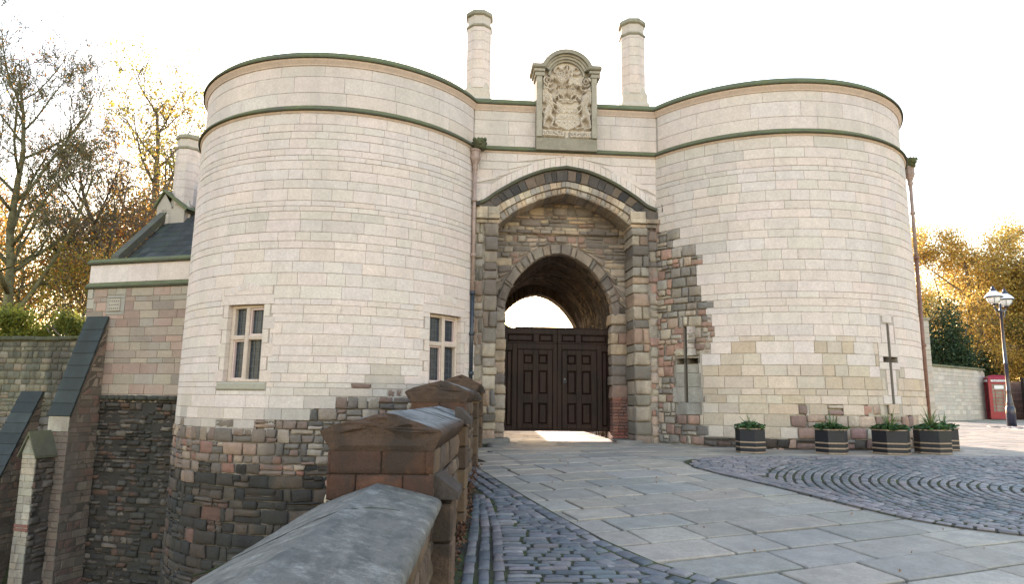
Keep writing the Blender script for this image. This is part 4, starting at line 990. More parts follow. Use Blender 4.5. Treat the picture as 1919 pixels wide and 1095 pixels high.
gt = bpy.data.objects.new('wooden_gate', None); COL.objects.link(gt); gt.parent = gate
gt.location = Vector(SW(2.22, GZ, -GD)) - gate.location; gt['label'] = 'dark panelled double gate under the arch'
leaf(-1); leaf(1)
hd = MB(); th = np.linspace(0, 2 * math.pi, 17); P = np.array(SW(2.22 + .19 + .035 * np.cos(th), GZ + 1.24 + .035 * np.sin(th), np.full(17, -GD + .06))); hd.tube(P, .007, 6)
hd.box(.17, .21, .03, .06, GZ + 1.27, GZ + 1.31, M=lambda P: SW(2.22 + P[:, 0], P[:, 2], -GD + P[:, 1])); hd.build('ring_handle', M_LEAD, gt)
# stone kerb blocks at the foot of the jambs
kb = MB()
stone(kb, SW, [(-.05, .5), (.95, .5), (.95, .68), (-.05, .68)], .16, -.6, (.20, .19, .17, .4), bev=.05, rough=.008, nu=5, nv=2, bulge=.01)
kb.build('jamb_foot', M_RUB, gate); kb = MB()
stone(kb, SW, [(3.45, .5), (4.1, .5), (4.1, .66), (3.45, .66)], .12, -.6, (.24, .22, .19, .4), bev=.05, rough=.008, nu=5, nv=2, bulge=.01)
kb.build('jamb_foot', M_RUB, gate)

# ================================================================== bridge parapet wall in the foreground
par = thing('parapet_wall', 'stepped sandstone bridge parapet with ridged copings rising from the near left towards the gate', 'parapet', (-.88, 4.8, .2))
def xin(y): return float(np.interp(y, [-3, 2.0, 4.8, 7.5, 12.5, 16.1], [-.30, -.44, -.52, -.52, -.62, -.68]))
def xout(y): return float(np.interp(y, [-3, 2.0, 4.8, 12.5, 16.1], [-1.02, -1.17, -1.25, -1.24, -1.30]))
def loft(mb, prof, y0, y1, n, cfun, jit=.004, endcol=None, bow=0):
    """prof(y) -> closed list of (x,z); rough-hewn skin with capped ends"""
    ysx = np.linspace(y0, y1, n); P = []; Cc = []
    k = None
    for y in ysx:
        pr = prof(y); k = len(pr)
        for i, (x, z) in enumerate(pr): P.append((x + rnd.gauss(0, jit), y + (rnd.gauss(0, jit) if y in (y0, y1) else 0), z + rnd.gauss(0, jit * .7))); Cc.append(cfun(i, y))
    F = [[j * k + (i + 1) % k, j * k + i, (j + 1) * k + i, (j + 1) * k + (i + 1) % k] for j in range(n - 1) for i in range(k)]
    mb.add(P, F, Cc, True)
    for y, off_, rev in ((y0, 0, False), (y1, (n - 1) * k, True)):
        pr = np.array([P[off_ + i] for i in range(k)]); c_ = pr.mean(0)
        # concentric end face so it can carry relief
        rings = [pr]; 
        for t in (.04, .25, .5, .75): q_ = pr * (1 - t) + c_ * t; q_[:, 1] += (-1 if not rev else 1) * (.004 if t < .1 else .014 + rng.normal(0, .007, k)) ; rings.append(q_)
        rings.append(c_[None] + [[0, (-.015 if not rev else .015), 0]]); V = np.vstack(rings); FF = []
        for r_ in range(4): FF += [[r_ * k + i, r_ * k + (i + 1) % k, (r_ + 1) * k + (i + 1) % k, (r_ + 1) * k + i] for i in range(k)]
        FF += [[4 * k + i, 4 * k + (i + 1) % k, 5 * k] for i in range(k)]
        if rev: FF = [f_[::-1] for f_ in FF]
        mb.add(V, FF, endcol or (.22, .13, .08, .3), False)
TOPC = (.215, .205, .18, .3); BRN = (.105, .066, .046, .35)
def gable(z_e, z_r, th, ov=.055, nn=5, xl=None):
    def f(y):
        a, b = xout(y) - ov, xin(y) + ov; m = (a + b) / 2 + .03; P = []
        P += [(a + .07, z_e - th), (a + .01, z_e - .045), (a, z_e - .02), (a + .02, z_e)]
        for t in np.linspace(0, 1, nn + 1)[1:-1]: P.append((a + .02 + (m - a - .02) * t, z_e + (z_r - z_e) * (t ** .85)))
        P.append((m, z_r))
        for t in np.linspace(0, 1, nn + 1)[1:-1]: P.append((m + (b - .02 - m) * t, z_r + (z_e - z_r) * (t ** 1.15)))
        P += [(b - .02, z_e - .0), (b, z_e - .02), (b - .01, z_e - .045), (b - .07, z_e - th)]
        return P
    return f
# near low section
def gA(y):
    a, b = xout(y) - .12, xin(y) + .06; m = a + (b - a) * .52; ze_l, ze_r, zr = .84, .925, 1.02; P = [(a + .06, ze_l - .13), (a, ze_l - .07), (a - .0, ze_l - .02), (a + .03, ze_l)]
    for t in (.15, .32, .5, .68, .85): P.append((a + .03 + (m - a - .03) * t, ze_l + (zr - ze_l) * (t ** .86)))
    P.append((m, zr))
    for t in (.25, .5, .72, .88): P.append((m + (b - .03 - m) * t, zr + (ze_r - zr) * t ** 1.12))
    P += [(b - .025, ze_r), (b - .006, ze_r - .018), (b, ze_r - .05), (b - .02, ze_r - .10), (b - .07, ze_r - .13)]
    return P
cp = MB(); loft(cp, gA, 1.55, 4.79, 60, lambda i, y: TOPC, .0022, (.18, .15, .12, .3)); cp.build('coping_stone', M_COP, par)
cp = MB(); loft(cp, gA, -2.0, 1.535, 30, lambda i, y: TOPC, .0022, (.18, .15, .12, .3)); cp.build('coping_stone', M_COP, par)
SEC = [(4.80, 8.50, 1.375, 1.495, .145), (8.50, 12.50, 1.68, 1.81, .145), (12.50, 16.05, 1.86, 2.02, .15)]
for si, (y0, y1, ze, zr, th) in enumerate(SEC):
    f = gable(ze, zr, th); n_ = 2
    for k in range(n_):
        a = y0 + (y1 - y0) * k / n_ + (.006 if k else 0); b = y0 + (y1 - y0) * (k + 1) / n_ - .006
        cp = MB(); pr0 = f(y0); 
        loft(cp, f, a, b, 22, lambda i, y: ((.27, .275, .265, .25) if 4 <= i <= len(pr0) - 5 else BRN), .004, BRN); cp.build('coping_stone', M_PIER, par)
ck = MB(); P = []                                                    # old crack running diagonally across the coping
for t in np.linspace(0, 1, 22):
    y = 3.05 + 1.0 * t + .03 * math.sin(t * 17); pr_ = np.array(gA(y)); top = pr_[3:15]; x = -1.34 + .72 * t; P.append((x, y, float(np.interp(x, top[:, 0], top[:, 1])) + .0005))
ck.tube(P, np.linspace(.004, .0015, 22), 5, (.03, .03, .022, .2)); ck.build('crack', M_BED, par)
# wall bodies: blocks on the inner face, the end faces and the outer face
bw = MB(); bo = MB()
KIND['brn'] = dict(w=(.2, .5), pal=[(.17, .115, .075), (.21, .145, .10), (.15, .105, .075), (.24, .18, .125), (.13, .10, .08)], mort=(.09, .07, .055), gap=.016, bev=.010, wf=(-.006, .010), dirt=.4, nu=3, nv=3, rough=.007, bulge=.012, rc=.08)
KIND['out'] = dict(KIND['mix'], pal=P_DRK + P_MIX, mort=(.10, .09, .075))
def SIN(u, v, w): u = np.asarray(u, float); return np.stack([np.interp(u, [-3, 2.0, 4.8, 7.5, 12.5, 16.1], [-.30, -.44, -.52, -.52, -.62, -.68]) + w, u, v + 0 * u], -1)
def SOUT(u, v, w): u = np.asarray(u, float); yy = -u; return np.stack([np.interp(yy, [-3, 2.0, 4.8, 12.5, 16.1], [-1.02, -1.17, -1.25, -1.24, -1.30]) - w, yy, v + 0 * u], -1)
tops = [(-2.0, 4.8, .80)] + [(a, b, ze - th + .01) for a, b, ze, zr, th in SEC]
for a, b, zt in tops:
    lay({'*': bw}, SIN, a, b, courses(-.35, zt, .14, .24, int(a * 10) + 50), lambda u, v: 'brn'); backing(bw, SIN, np.linspace(a, b, 12), [-.4, zt], lambda u, v: 'brn', w=-.014)
    lay({'*': bo}, SOUT, -b, -a, courses(zt - 2.2, zt, .15, .26, int(a * 10) + 80), lambda u, v: 'out'); backing(bo, SOUT, np.linspace(-b, -a, 12), [DITCH - .5, zt], lambda u, v: 'out', w=-.02)
for a, b, ze, zr, th in SEC:
    y0 = a
    def SF(u, v, w): u = np.asarray(u, float); return np.stack([u, np.full(u.shape, y0) - w + 0 * u, v + 0 * u], -1)
    xo, xi = xout(a), xin(a); zt = ze - th + .01; pz = zt - .6
    for (p, q_, r0, r1) in ((xo, xo + .37, zt - .165, zt), (xo + .37, xi, zt - .165, zt), (xo, xo + .2, zt - .34, zt - .165), (xo + .2, xo + .52, zt - .34, zt - .165), (xo + .52, xi, zt - .34, zt - .165), (xo, xo + .4, zt - .6, zt - .34), (xo + .4, xi, zt - .6, zt - .34)):
        stone(bw, SF, [(p, r0), (q_, r0), (q_, r1), (p, r1)], .0 + rnd.uniform(-.006, .006), -.06, pick([(.12, .058, .038), (.135, .068, .042), (.095, .05, .036)], .2) + (.3,), gap=.005, bev=.007, rough=.004, bulge=.006, nu=7, nv=5, rnd_c=.015, smooth=True)
    bw.box(xo + .02, xi - .02, a + .02, a + .1, zt - .9, zt, (.05, .035, .028, .3))
bw.build('wall_face', M_PIER, par); bo.build('outer_wall_face', M_DRK, par)
for y0, z1, pr_, dpt in ((4.93, .90, .135, .36), (7.15, 1.33, .085, .34), (11.1, 1.56, .085, .34), (14.3, 1.7, .08, .34)):
    pm = MB(); x0 = xin(y0) - .05; z = -.3
    while z < z1 - .05:
        h = min(rnd.uniform(.2, .32), z1 - z); 
        pm.box(x0, x0 + .05 + pr_ - .01, y0, y0 + dpt, z + .004, z + h - .004, pick([(.165, .11, .07), (.15, .10, .068), (.12, .085, .06)], .15) + (.3,), bev=.014); z += h
    e = .03                                                                             # weathered, splayed head
    V = [(x0, y0 - e, z1), (x0 + .05 + pr_ + .03, y0 - e, z1), (x0 + .05 + pr_ + .03, y0 + dpt + e, z1), (x0, y0 + dpt + e, z1), (x0, y0 - e, z1 + .17), (x0 + .05 + pr_ + .03, y0 - e, z1 + .05), (x0 + .05 + pr_ + .03, y0 + dpt + e, z1 + .05), (x0, y0 + dpt + e, z1 + .17),
         (x0 + .055, y0 - e, z1 + .165), (x0 + .055, y0 + dpt + e, z1 + .165)]
    pm.add(V, [[3, 2, 1, 0], [0, 1, 5, 8, 4], [3, 7, 9, 6, 2], [1, 2, 6, 5], [5, 6, 9, 8], [8, 9, 7, 4]], (.09, .072, .06, .4))
    pm.build('pilaster', M_PIER, par)

# ================================================================== building on the left over the ditch
FA = np.array([-11.76, 18.82]); FB = np.array([-7.0, 17.457]); FD = (FB - FA) / np.linalg.norm(FB - FA); FN = np.array([FD[1], -FD[0]]); FL = float(np.linalg.norm(FB - FA))
def SF_(u, v, w): u = np.asarray(u, float); return np.stack([FA[0] + FD[0] * u + FN[0] * w, FA[1] + FD[1] * u + FN[1] * w, v + 0 * u], -1)
wing = thing('side_building', 'stone range left of the round tower with slate roof, chimney and raking slate-topped buttress', 'building', (-9.5, 18.6, -4.6))
fb = MB(); fd = MB()
vsF = courses(1.55, 4.45, .19, .28, 61)
vent = (.78, 1.16, 3.82, 4.16)
lay({'*': fb}, SF_, .0, FL, vsF, lambda u, v: 'pnk', holes=[(vent[0] - .1, vent[1] + .14, vent[2] - .1, vent[3] + .1), (0, .22, 3.9, 4.45)])
for k, z in enumerate((3.9, 4.18)): stone(fb, SF_, [(-.0, z), (.24 - .06 * k, z), (.24 - .06 * k, z + .27), (-.0, z + .27)], .012, -.3, (.40, .37, .31, .2), nu=2)
backing(fb, SF_, [0, FL], [1.4, 4.5], lambda u, v: 'pnk', w=-.016)
for a, b, c_, d in ((vent[0] - .1, vent[0], vent[2] - .02, vent[3] + .02), (vent[1], vent[1] + .14, vent[2] - .02, vent[3] + .02), (vent[0] - .1, vent[1] + .14, vent[3] + .02, vent[3] + .1), (vent[0] - .1, vent[1] + .14, vent[2] - .1, vent[2] - .02)):
    stone(fb, SF_, [(a, c_), (b, c_), (b, d), (a, d)], .006, -.03, (.33, .31, .27, .2), nu=1)
# parapet band
lay({'*': fb}, SF_, 0, FL, [4.62, 5.12], lambda u, v: 'par'); backing(fb, SF_, [0, FL], [4.5, 5.2], lambda u, v: 'par', w=-.014)
fb.add(SF_(np.zeros(4), np.array([DITCH, DITCH, 5.2, 5.2]), np.array([0, -7., -7., 0])), [[3, 2, 1, 0]], (.3, .26, .22, .3))
wall_o = fb.build('wall', M_ASH, wing)
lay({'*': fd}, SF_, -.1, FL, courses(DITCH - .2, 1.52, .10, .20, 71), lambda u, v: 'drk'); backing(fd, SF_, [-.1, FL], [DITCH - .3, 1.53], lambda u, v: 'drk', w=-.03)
s = .75
while s < FL: w = rnd.uniform(.15, .4); stone(fd, SF_, [(s, 1.42), (s + w, 1.42), (s + w, 1.56), (s, 1.56)], .12 + rnd.uniform(-.03, .03), -.03, (.07, .07, .055, .5), bev=.03, bulge=.02, rough=.015, nu=3, nv=3, rnd_c=.15, smooth=True); s += w
fd.build('rubble_base', M_DRK, wing)
def fm(mb, prof, cols, a=-.06, b=FL + .3):
    P = []; Cc = []
    for (w, z), c_ in zip(prof, cols): P += [SF_(a, z, w), SF_(b, z, w)]; Cc += [c_, c_]
    P2 = np.array(P); k = len(prof); F = [[2 * i, 2 * i + 1, 2 * i + 3, 2 * i + 2] for i in range(k - 1)] + [[2 * i for i in range(k)][::-1]]
    mb.add(P2, F, Cc)
st = MB(); fm(st, [(-.1, 4.45), (.05, 4.46), (.07, 4.50), (.06, 4.54), (-.01, 4.62)], [GRD, GRD, GRD, GRN, GRN]); fm(st, [(-.1, 5.12), (.06, 5.13), (.08, 5.17), (.07, 5.21), (-.02, 5.29), (-.4, 5.29), (-.45, 5.1)], [GRD] * 3 + [GRN] * 4); st.build('coping', M_CAP, wing)
vt = MB(); vt.box(vent[0], vent[1], -.0, .05, vent[2], vent[3], (.40, .36, .30, .2), M=lambda P: SF_(P[:, 0], P[:, 2], .03 - P[:, 1]), bev=.008); vo = vt.build('vent_grille', M_ASH, wing)
for i in range(5):
    for j in range(3): vt = MB(); x = vent[0] + .05 + i * .07; z = vent[2] + .07 + j * .1; vt.box(x - .014, x + .014, 0, .004, z - .014, z + .014, M=lambda P: SF_(P[:, 0], P[:, 2], .0325 + P[:, 1])); vt.build('vent_hole', M_INK, vo)
# slate roof, verge coping and chimney
rf = MB(); u0r, pit = .62, 1.05
nrow = 15
for j in range(nrow):
    d0, d1 = .45 + j * .19, .45 + (j + 1) * .19 + .05; z0_, z1_ = 5.20 + (j * .19) * pit, 5.20 + ((j + 1) * .19 + .05) * pit; u = .5 - (.14 if j % 2 else 0)
    while u < FL + 2.5:
        w = rnd.uniform(.22, .34); a, b = max(u, .5), u + w - .006; h = rnd.uniform(0, .006)
        P = [SF_(a, z0_ + .035 + h, -d0), SF_(b, z0_ + .035 + h, -d0), SF_(b, z1_ + .012, -d1), SF_(a, z1_ + .012, -d1), SF_(a, z0_ + .015, -d0), SF_(b, z0_ + .015, -d0)]
        rf.add(P, [[0, 1, 2, 3], [4, 5, 1, 0]], pick([(.045, .052, .050), (.058, .065, .062), (.038, .044, .045), (.05, .062, .05)], .2) + (.2,)); u += w
rd = .45 + nrow * .19; zr_ = 5.20 + nrow * .19 * pit
rf.add([SF_(.5, zr_ + .03, -rd), SF_(FL + 2.5, zr_ + .03, -rd), SF_(FL + 2.5, 5.1, -rd - 2.9), SF_(.5, 5.1, -rd - 2.9)], [[0, 1, 2, 3]], (.06, .07, .075, .2))
rf.add([SF_(.5, 5.0, -.45), SF_(.5, zr_, -rd), SF_(.5, 5.0, -rd - 2.9)], [[2, 1, 0]], (.3, .27, .22, .3))
rf.build('roof', M_SLATE, wing)
vg = MB()
def slab(mb, P0, P1, wd, th, col):   # raking stone along P0->P1 (each (u,depth,z)), wd along u
    V = []
    for (u, d, z) in (P0, P1):
        V += [SF_(u, z, -d), SF_(u + wd, z, -d), SF_(u + wd, z + th, -d), SF_(u, z + th, -d)]
    mb.add(V, [[0, 1, 2, 3], [7, 6, 5, 4], [3, 2, 6, 7], [0, 3, 7, 4], [1, 5, 6, 2], [0, 4, 5, 1]], col)
slab(vg, (.30, .35, 5.18), (.30, 2.35, 7.30), .26, .28, (.10, .10, .085, .4)); vg.build('verge_coping', M_CAP, wing)
# saddle-gabled chimney base with octagonal shaft
cc = np.array(SF_(.62, 0, -2.35)); cb = MB()
def saddle(mb, u0, u1, d0, d1, z0, ze, zr, col):
    um = (u0 + u1) / 2; V = [SF_(u0, z0, -d0), SF_(u1, z0, -d0), SF_(u1, ze, -d0), SF_(um, zr, -d0), SF_(u0, ze, -d0), SF_(u0, z0, -d1), SF_(u1, z0, -d1), SF_(u1, ze, -d1), SF_(um, zr, -d1), SF_(u0, ze, -d1)]
    mb.add(V, [[0, 1, 2, 3, 4], [9, 8, 7, 6, 5], [1, 6, 7, 2], [5, 0, 4, 9]], col); return V
saddle(cb, .18, .72, 1.95, 2.85, 6.2, 7.35, 7.75, (.42, .38, .32, .3))
cb.box(-.35, .5, 0, .9, 6.1, 7.25, (.42, .38, .32, .3), M=lambda P: SF_(P[:, 0] + .72, P[:, 2], -1.95 - P[:, 1]))
cbo = cb.build('chimney_base', M_ASH, wing)
sd_ = MB(); slab(sd_, (.10, 1.9, 7.30), (.10, 2.9, 7.30), .02, .06, GRD)
sd_.add([SF_(.12, 7.30, -1.88), SF_(.45, 7.80, -1.88), SF_(.45, 7.88, -1.88), SF_(.08, 7.34, -1.88), SF_(.12, 7.30, -2.9), SF_(.45, 7.80, -2.9), SF_(.45, 7.88, -2.9), SF_(.08, 7.34, -2.9)], [[0, 1, 2, 3], [3, 2, 6, 7], [7, 6, 5, 4], [4, 5, 1, 0]], GRN)
sd_.add([SF_(.45, 7.80, -1.88), SF_(1.32, 7.14, -1.88), SF_(1.36, 7.20, -1.88), SF_(.45, 7.88, -1.88), SF_(.45, 7.80, -2.9), SF_(1.32, 7.14, -2.9), SF_(1.36, 7.20, -2.9), SF_(.45, 7.88, -2.9)], [[0, 1, 2, 3], [3, 2, 6, 7], [7, 6, 5, 4], [4, 5, 1, 0]], GRN)
sd_.build('chimney_weathering', M_CAP, cbo)
cx_ = SF_(.78, 0, -2.4); chimney(float(cx_[0]), float(cx_[1]), 7.0, 9.72, .36, wing)

# raking buttress at the corner and the small gabled pier in front of it
def buttress(u0, u1, p0, p1, ztop, zlow, parent, tag_lab=None, own=None):
    """slate slope falling from (p0, ztop) to (p1, zlow); p = distance in front of the face"""
    mb = MB(); 
    for side, uu in ((1, u1), (-1, u0)):
        def SS(u, v, w, uu=uu, side=side): u = np.asarray(u, float); return SF_(uu + side * w + 0 * u, v, u if side < 0 else u)
        lo_top = lambda x: float(np.interp(x, [p0, p1], [ztop, zlow]))
        if side > 0:
            lay({'*': mb}, lambda u, v, w: SF_(uu + w + 0 * np.asarray(u), v, -np.asarray(u)), -p1, 0, courses(DITCH, ztop, .14, .24, 91), lambda u, v: 'btr', hi=lambda x: lo_top(-x) - .02)
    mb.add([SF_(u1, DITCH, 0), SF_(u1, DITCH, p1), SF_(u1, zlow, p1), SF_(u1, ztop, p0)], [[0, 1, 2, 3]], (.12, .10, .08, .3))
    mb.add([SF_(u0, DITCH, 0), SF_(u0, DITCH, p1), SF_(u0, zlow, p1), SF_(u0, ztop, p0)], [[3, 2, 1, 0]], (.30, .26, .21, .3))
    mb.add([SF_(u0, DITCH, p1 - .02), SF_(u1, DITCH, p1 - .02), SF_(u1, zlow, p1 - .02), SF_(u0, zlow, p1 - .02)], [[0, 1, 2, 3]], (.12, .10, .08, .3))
    lay({'*': mb}, lambda u, v, w: SF_(u, v, w + p1), u0, u1, courses(DITCH, zlow - .42, .14, .22, 93), lambda u, v: 'btr')
    stone(mb, SF_, [(u0, zlow - .42), (u1, zlow - .42), (u1, zlow - .02), (u0, zlow - .02)], p1 + .012, p1 - .05, (.50, .46, .38, .05), nu=2)
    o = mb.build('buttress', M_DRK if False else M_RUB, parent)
    sl = MB(); n = 8
    for i in range(n):
        t0, t1 = i / n, (i + 1) / n + .015; pa, pb = p0 + (p1 - p0) * t0, p0 + (p1 - p0) * t1; za, zb = ztop + (zlow - ztop) * t0, ztop + (zlow - ztop) * t1; e = .03; e2 = .012 
        sl.add([SF_(u0 - .03, za + .02, pa + e2), SF_(u1 + .03, za + .02, pa + e2), SF_(u1 + .03, zb + .02, pb + e), SF_(u0 - .03, zb + .02, pb + e), SF_(u0 - .03, zb - .01, pb - .02), SF_(u1 + .03, zb - .01, pb - .02), SF_(u1 + .03, za - .01, pa - .02), SF_(u0 - .03, za - .01, pa - .02)],
               [[3, 2, 1, 0], [4, 5, 2, 3], [2, 5, 6, 1], [0, 7, 4, 3]], pick([(.040, .050, .052), (.048, .058, .058), (.035, .042, .045)], .15) + (.2,))
    sl.build('slate_weathering', M_SLATE, o)
    return o
KIND['btr'] = dict(KIND['pnk'], pal=[(.26, .20, .155), (.22, .165, .13), (.29, .23, .18), (.25, .15, .12), (.18, .15, .12)], mort=(.15, .125, .10), dirt=.5, w=(.2, .42), rough=.006)
buttress(.14, .82, .04, .88, 3.66, 1.04, wing)
gp = MB(); gu0, gu1 = .06, .50; P_GP = [(.38, .35, .29), (.42, .38, .31), (.34, .31, .26), (.40, .34, .26)]
KIND['gpk'] = dict(KIND['pnk'], pal=P_GP, mort=(.22, .2, .17), w=(.2, .44), gap=.012)
lay({'*': gp}, lambda u, v, w: SF_(u, v, w + 1.42), gu0, gu1, courses(DITCH, .10, .15, .22, 95), lambda u, v: 'gpk')
for z in (-1.75, -1.66): stone(gp, lambda u, v, w: SF_(u, v, w + 1.42), [(gu0, z), (gu1, z), (gu1, z + .085), (gu0, z + .085)], .012, -.02, (.24, .09, .07, .3), nu=3)
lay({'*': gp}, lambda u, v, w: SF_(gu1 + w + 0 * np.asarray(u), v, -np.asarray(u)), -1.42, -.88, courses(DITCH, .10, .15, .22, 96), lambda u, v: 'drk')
gp.add([SF_(gu0, DITCH, 1.40), SF_(gu1 - .01, DITCH, 1.40), SF_(gu1 - .01, .1, 1.40), SF_((gu0 + gu1) / 2, .62, 1.40), SF_(gu0, .1, 1.40)], [[0, 1, 2, 3, 4]], (.34, .32, .26, .2))
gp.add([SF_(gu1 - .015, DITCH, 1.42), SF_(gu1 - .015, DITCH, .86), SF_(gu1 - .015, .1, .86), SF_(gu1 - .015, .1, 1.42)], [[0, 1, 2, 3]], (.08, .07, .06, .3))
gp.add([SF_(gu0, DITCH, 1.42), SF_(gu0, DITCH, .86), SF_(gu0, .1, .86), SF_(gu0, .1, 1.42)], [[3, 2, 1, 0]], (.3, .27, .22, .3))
um = (gu0 + gu1) / 2
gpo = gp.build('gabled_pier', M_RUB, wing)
gc = MB()
for sa_, ua in ((1, gu1 + .07), (-1, gu0 - .07)):
    A_ = [SF_(um, .66, 1.50), SF_(ua, .06, 1.50), SF_(ua, .0, 1.50), SF_(um, .56, 1.50), SF_(um, .66, .86), SF_(ua, .06, .86), SF_(ua, .0, .86), SF_(um, .56, .86)]
    gc.add(A_, [[0, 4, 5, 1], [1, 5, 6, 2], [0, 1, 2, 3], [2, 6, 7, 3]], (.13, .125, .085, .4))
stone(gc, lambda u, v, w: SF_(u, v, w + 1.42), [(gu0 + .0, .08), (gu1 - .0, .08), (um + .015, .6), (um - .015, .6)], .03, -.02, (.30, .29, .23, .4), nu=3, nv=3, bev=.01)
gc.build('pier_cap', M_CAP, gpo)

# ================================================================== retaining wall far left
rw = thing('retaining_wall', 'mossy old stone retaining wall across the ditch at the left edge, below the yellow bushes', 'wall', (-15, 19.8, -4.6))
RA = np.array([-24., 21.2]); RBp = np.array([-11.2, 19.45]); RDr = (RBp - RA) / np.linalg.norm(RBp - RA); RNr = np.array([RDr[1], -RDr[0]]); RLn = float(np.linalg.norm(RBp - RA))
def SRW(u, v, w): u = np.asarray(u, float); return np.stack([RA[0] + RDr[0] * u + RNr[0] * w, RA[1] + RDr[1] * u + RNr[1] * w, v + 0 * u], -1)
rm = MB()
def kRW(u, v): return 'rw1' if v > 1.1 + .3 * math.sin(u * 1.7) else ('mixd' if v > .2 + .4 * math.sin(u) else 'drk')
KIND['rw1'] = dict(KIND['pnk'], pal=[(.24, .22, .15), (.20, .19, .14), (.27, .22, .16), (.17, .17, .13), (.29, .26, .20)], mort=(.16, .15, .11), dirt=.7, rough=.009, w=(.2, .45), split=.2, nu=3, nv=2, bulge=.012, rc=.1)
KIND['mixd'] = dict(KIND['drk'], pal=[(.2, .19, .17), (.27, .25, .22), (.15, .14, .12), (.23, .18, .15)], mort=(.13, .12, .10))
lay({'*': rm}, SRW, 3, RLn, courses(DITCH - .2, 3.05, .13, .24, 101), kRW); backing(rm, SRW, np.linspace(0, RLn, 10), [DITCH - .3, .2, 1.1, 3.1], kRW, w=-.03)
rm.build('wall_face', M_DRK, rw)
cm = MB(); s = 0
while s < RLn - .1:
    w = rnd.uniform(.5, .9); e = min(s + w, RLn); z = 3.08 + rnd.uniform(-.01, .02)
    stone(cm, SRW, [(s, z), (e, z), (e, z + .13), (s, z + .13)], .07, -.5, (.05, .052, .025, .5), bev=.03, rough=.012, nu=5, nv=2, smooth=True)
    cm.add([SRW(s, z + .125, .05), SRW(e, z + .125, .05), SRW(e, z + .13, -.5), SRW(s, z + .13, -.5)], [[0, 1, 2, 3]], (.05, .06, .025, .5)); s += w
cm.build('coping', M_CAP, rw)
# its own slate-topped buttress near the picture's left edge
FA0, FD0, FN0 = FA.copy(), FD.copy(), FN.copy()
q0 = SRW(RLn - 2.75, 0, 0)
FA = np.array([q0[0], q0[1]]); FD = RDr; FN = RNr
buttress(.0, .62, .02, 1.1, 1.62, -.6, rw)
FA, FD, FN = FA0, FD0, FN0
# bank behind the wall so the trees have ground
bk = MB(); X, Y = np.meshgrid(np.linspace(-90, -10.5, 30), np.linspace(20.6, 90, 24)); Z = 2.9 + (Y - 20) * .04 + .2 * np.sin(X) * np.cos(Y * .7)
X = np.minimum(X, -10.4 - 0 * Y); idx = np.arange(X.size).reshape(X.shape)
Y = np.maximum(Y, np.interp(X, [-24, -11], [21.6, 19.9]))
bk.add(np.stack([X, Y, Z], -1).reshape(-1, 3), np.stack([idx[:-1, :-1], idx[:-1, 1:], idx[1:, 1:], idx[1:, :-1]], -1).reshape(-1, 4), (.05, .045, .02, .4))
bk.build('bank_ground', M_EARTH, kind='structure')

# ================================================================== planters
def hexprism(mb, R_, z0, z1, rot, col=(.5, .5, .5, 0), sx=1., R1=None):
    R1 = R1 or R_; P = []
    for r_, z in ((R_, z0), (R1, z1)):
        for i in range(6): a = rot + i * math.pi / 3; P.append((r_ * sx * math.cos(a), r_ * math.sin(a), z))
    mb.add(P, [[5, 4, 3, 2, 1, 0], [6, 7, 8, 9, 10, 11]] + [[i, (i + 1) % 6, 6 + (i + 1) % 6, 6 + i] for i in range(6)], col)
def make_planter():
    o = thing('planter', '', 'planter', (0, 0, 0), 'black planters along the right tower')
    b = MB(); hexprism(b, .285, .0, .47, 0); b.build('planter_body', M_BLACK, o)
    for z, h, e in ((.0, .028, .006), (.095, .028, .005), (.195, .028, .005), (.455, .022, .010)):
        m = MB(); hexprism(m, .285 + e, z, z + h, 0); m.build('band' if z < .4 else 'rim', M_BAND, o)
    s = MB(); hexprism(s, .262, .44, .4875, 0); s.build('soil', M_SOIL, o)
    return o
def make_plant(seed, nb=26, big=1.0):
    r = random.Random(seed); o = thing('spiky_plant', '', 'plant', (0, 0, 0), 'spiky plants in the planters')
    m = MB()
    for k in range(nb):
        az = r.uniform(0, 2 * math.pi); el = r.uniform(rad(12), rad(80)); L_ = r.uniform(.18, .46) * big; w0 = r.uniform(.006, .011); n = 8
        p = np.array([r.uniform(-.04, .04), r.uniform(-.04, .04), .0]); d = np.array([math.cos(az) * math.cos(el), math.sin(az) * math.cos(el), math.sin(el)]); sd_v = np.array([-math.sin(az), math.cos(az), 0]); V = []
        droop = r.uniform(1.6, 5.0)
        for i in range(n + 1):
            t = i / n; w = w0 * math.sin(math.pi * min(1, .25 + t * .75)) if t < 1 else .0005; V += [p - sd_v * w, p + sd_v * w]; p = p + d * L_ / n; d = d + np.array([0, 0, -droop * t / n]); d /= np.linalg.norm(d)
        c_ = r.choice([(.10, .16, .04), (.14, .19, .06), (.07, .13, .04), (.18, .20, .09)])
        m.add(np.array(V), [[2 * i, 2 * i + 1, 2 * i + 3, 2 * i + 2] for i in range(n)], c_)
    m.build('blade_leaves', M_GREEN, o)
    m = MB()
    for k in range(300):
        a = r.uniform(0, 2 * math.pi); rr = .29 * math.sqrt(r.random()); z = r.uniform(.0, .11) * (1.2 - rr / .4); s_ = r.uniform(.018, .038); V = []
        if rr > .24: z = r.uniform(-.03, .05)
        n1 = np.array([r.gauss(0, .5), r.gauss(0, .5), 1]); n1 /= np.linalg.norm(n1); t1 = np.cross(n1, [math.cos(a), math.sin(a), .1]); t1 /= np.linalg.norm(t1); t2 = np.cross(n1, t1); c0 = np.array([rr * math.cos(a), rr * math.sin(a), z])
        for q_ in ((-.2, -1), (1, -.5), (.8, .5), (0, 1.1), (-.8, .5), (-1, -.5)): V.append(c0 + t1 * q_[0] * s_ + t2 * q_[1] * s_)
        m.add(np.array(V), [[0, 1, 2, 3, 4, 5]], r.choice([(.05, .12, .03), (.035, .09, .03), (.08, .15, .04), (.06, .13, .06)]))
    m.build('ivy_leaves', M_GREEN, o)
    return o
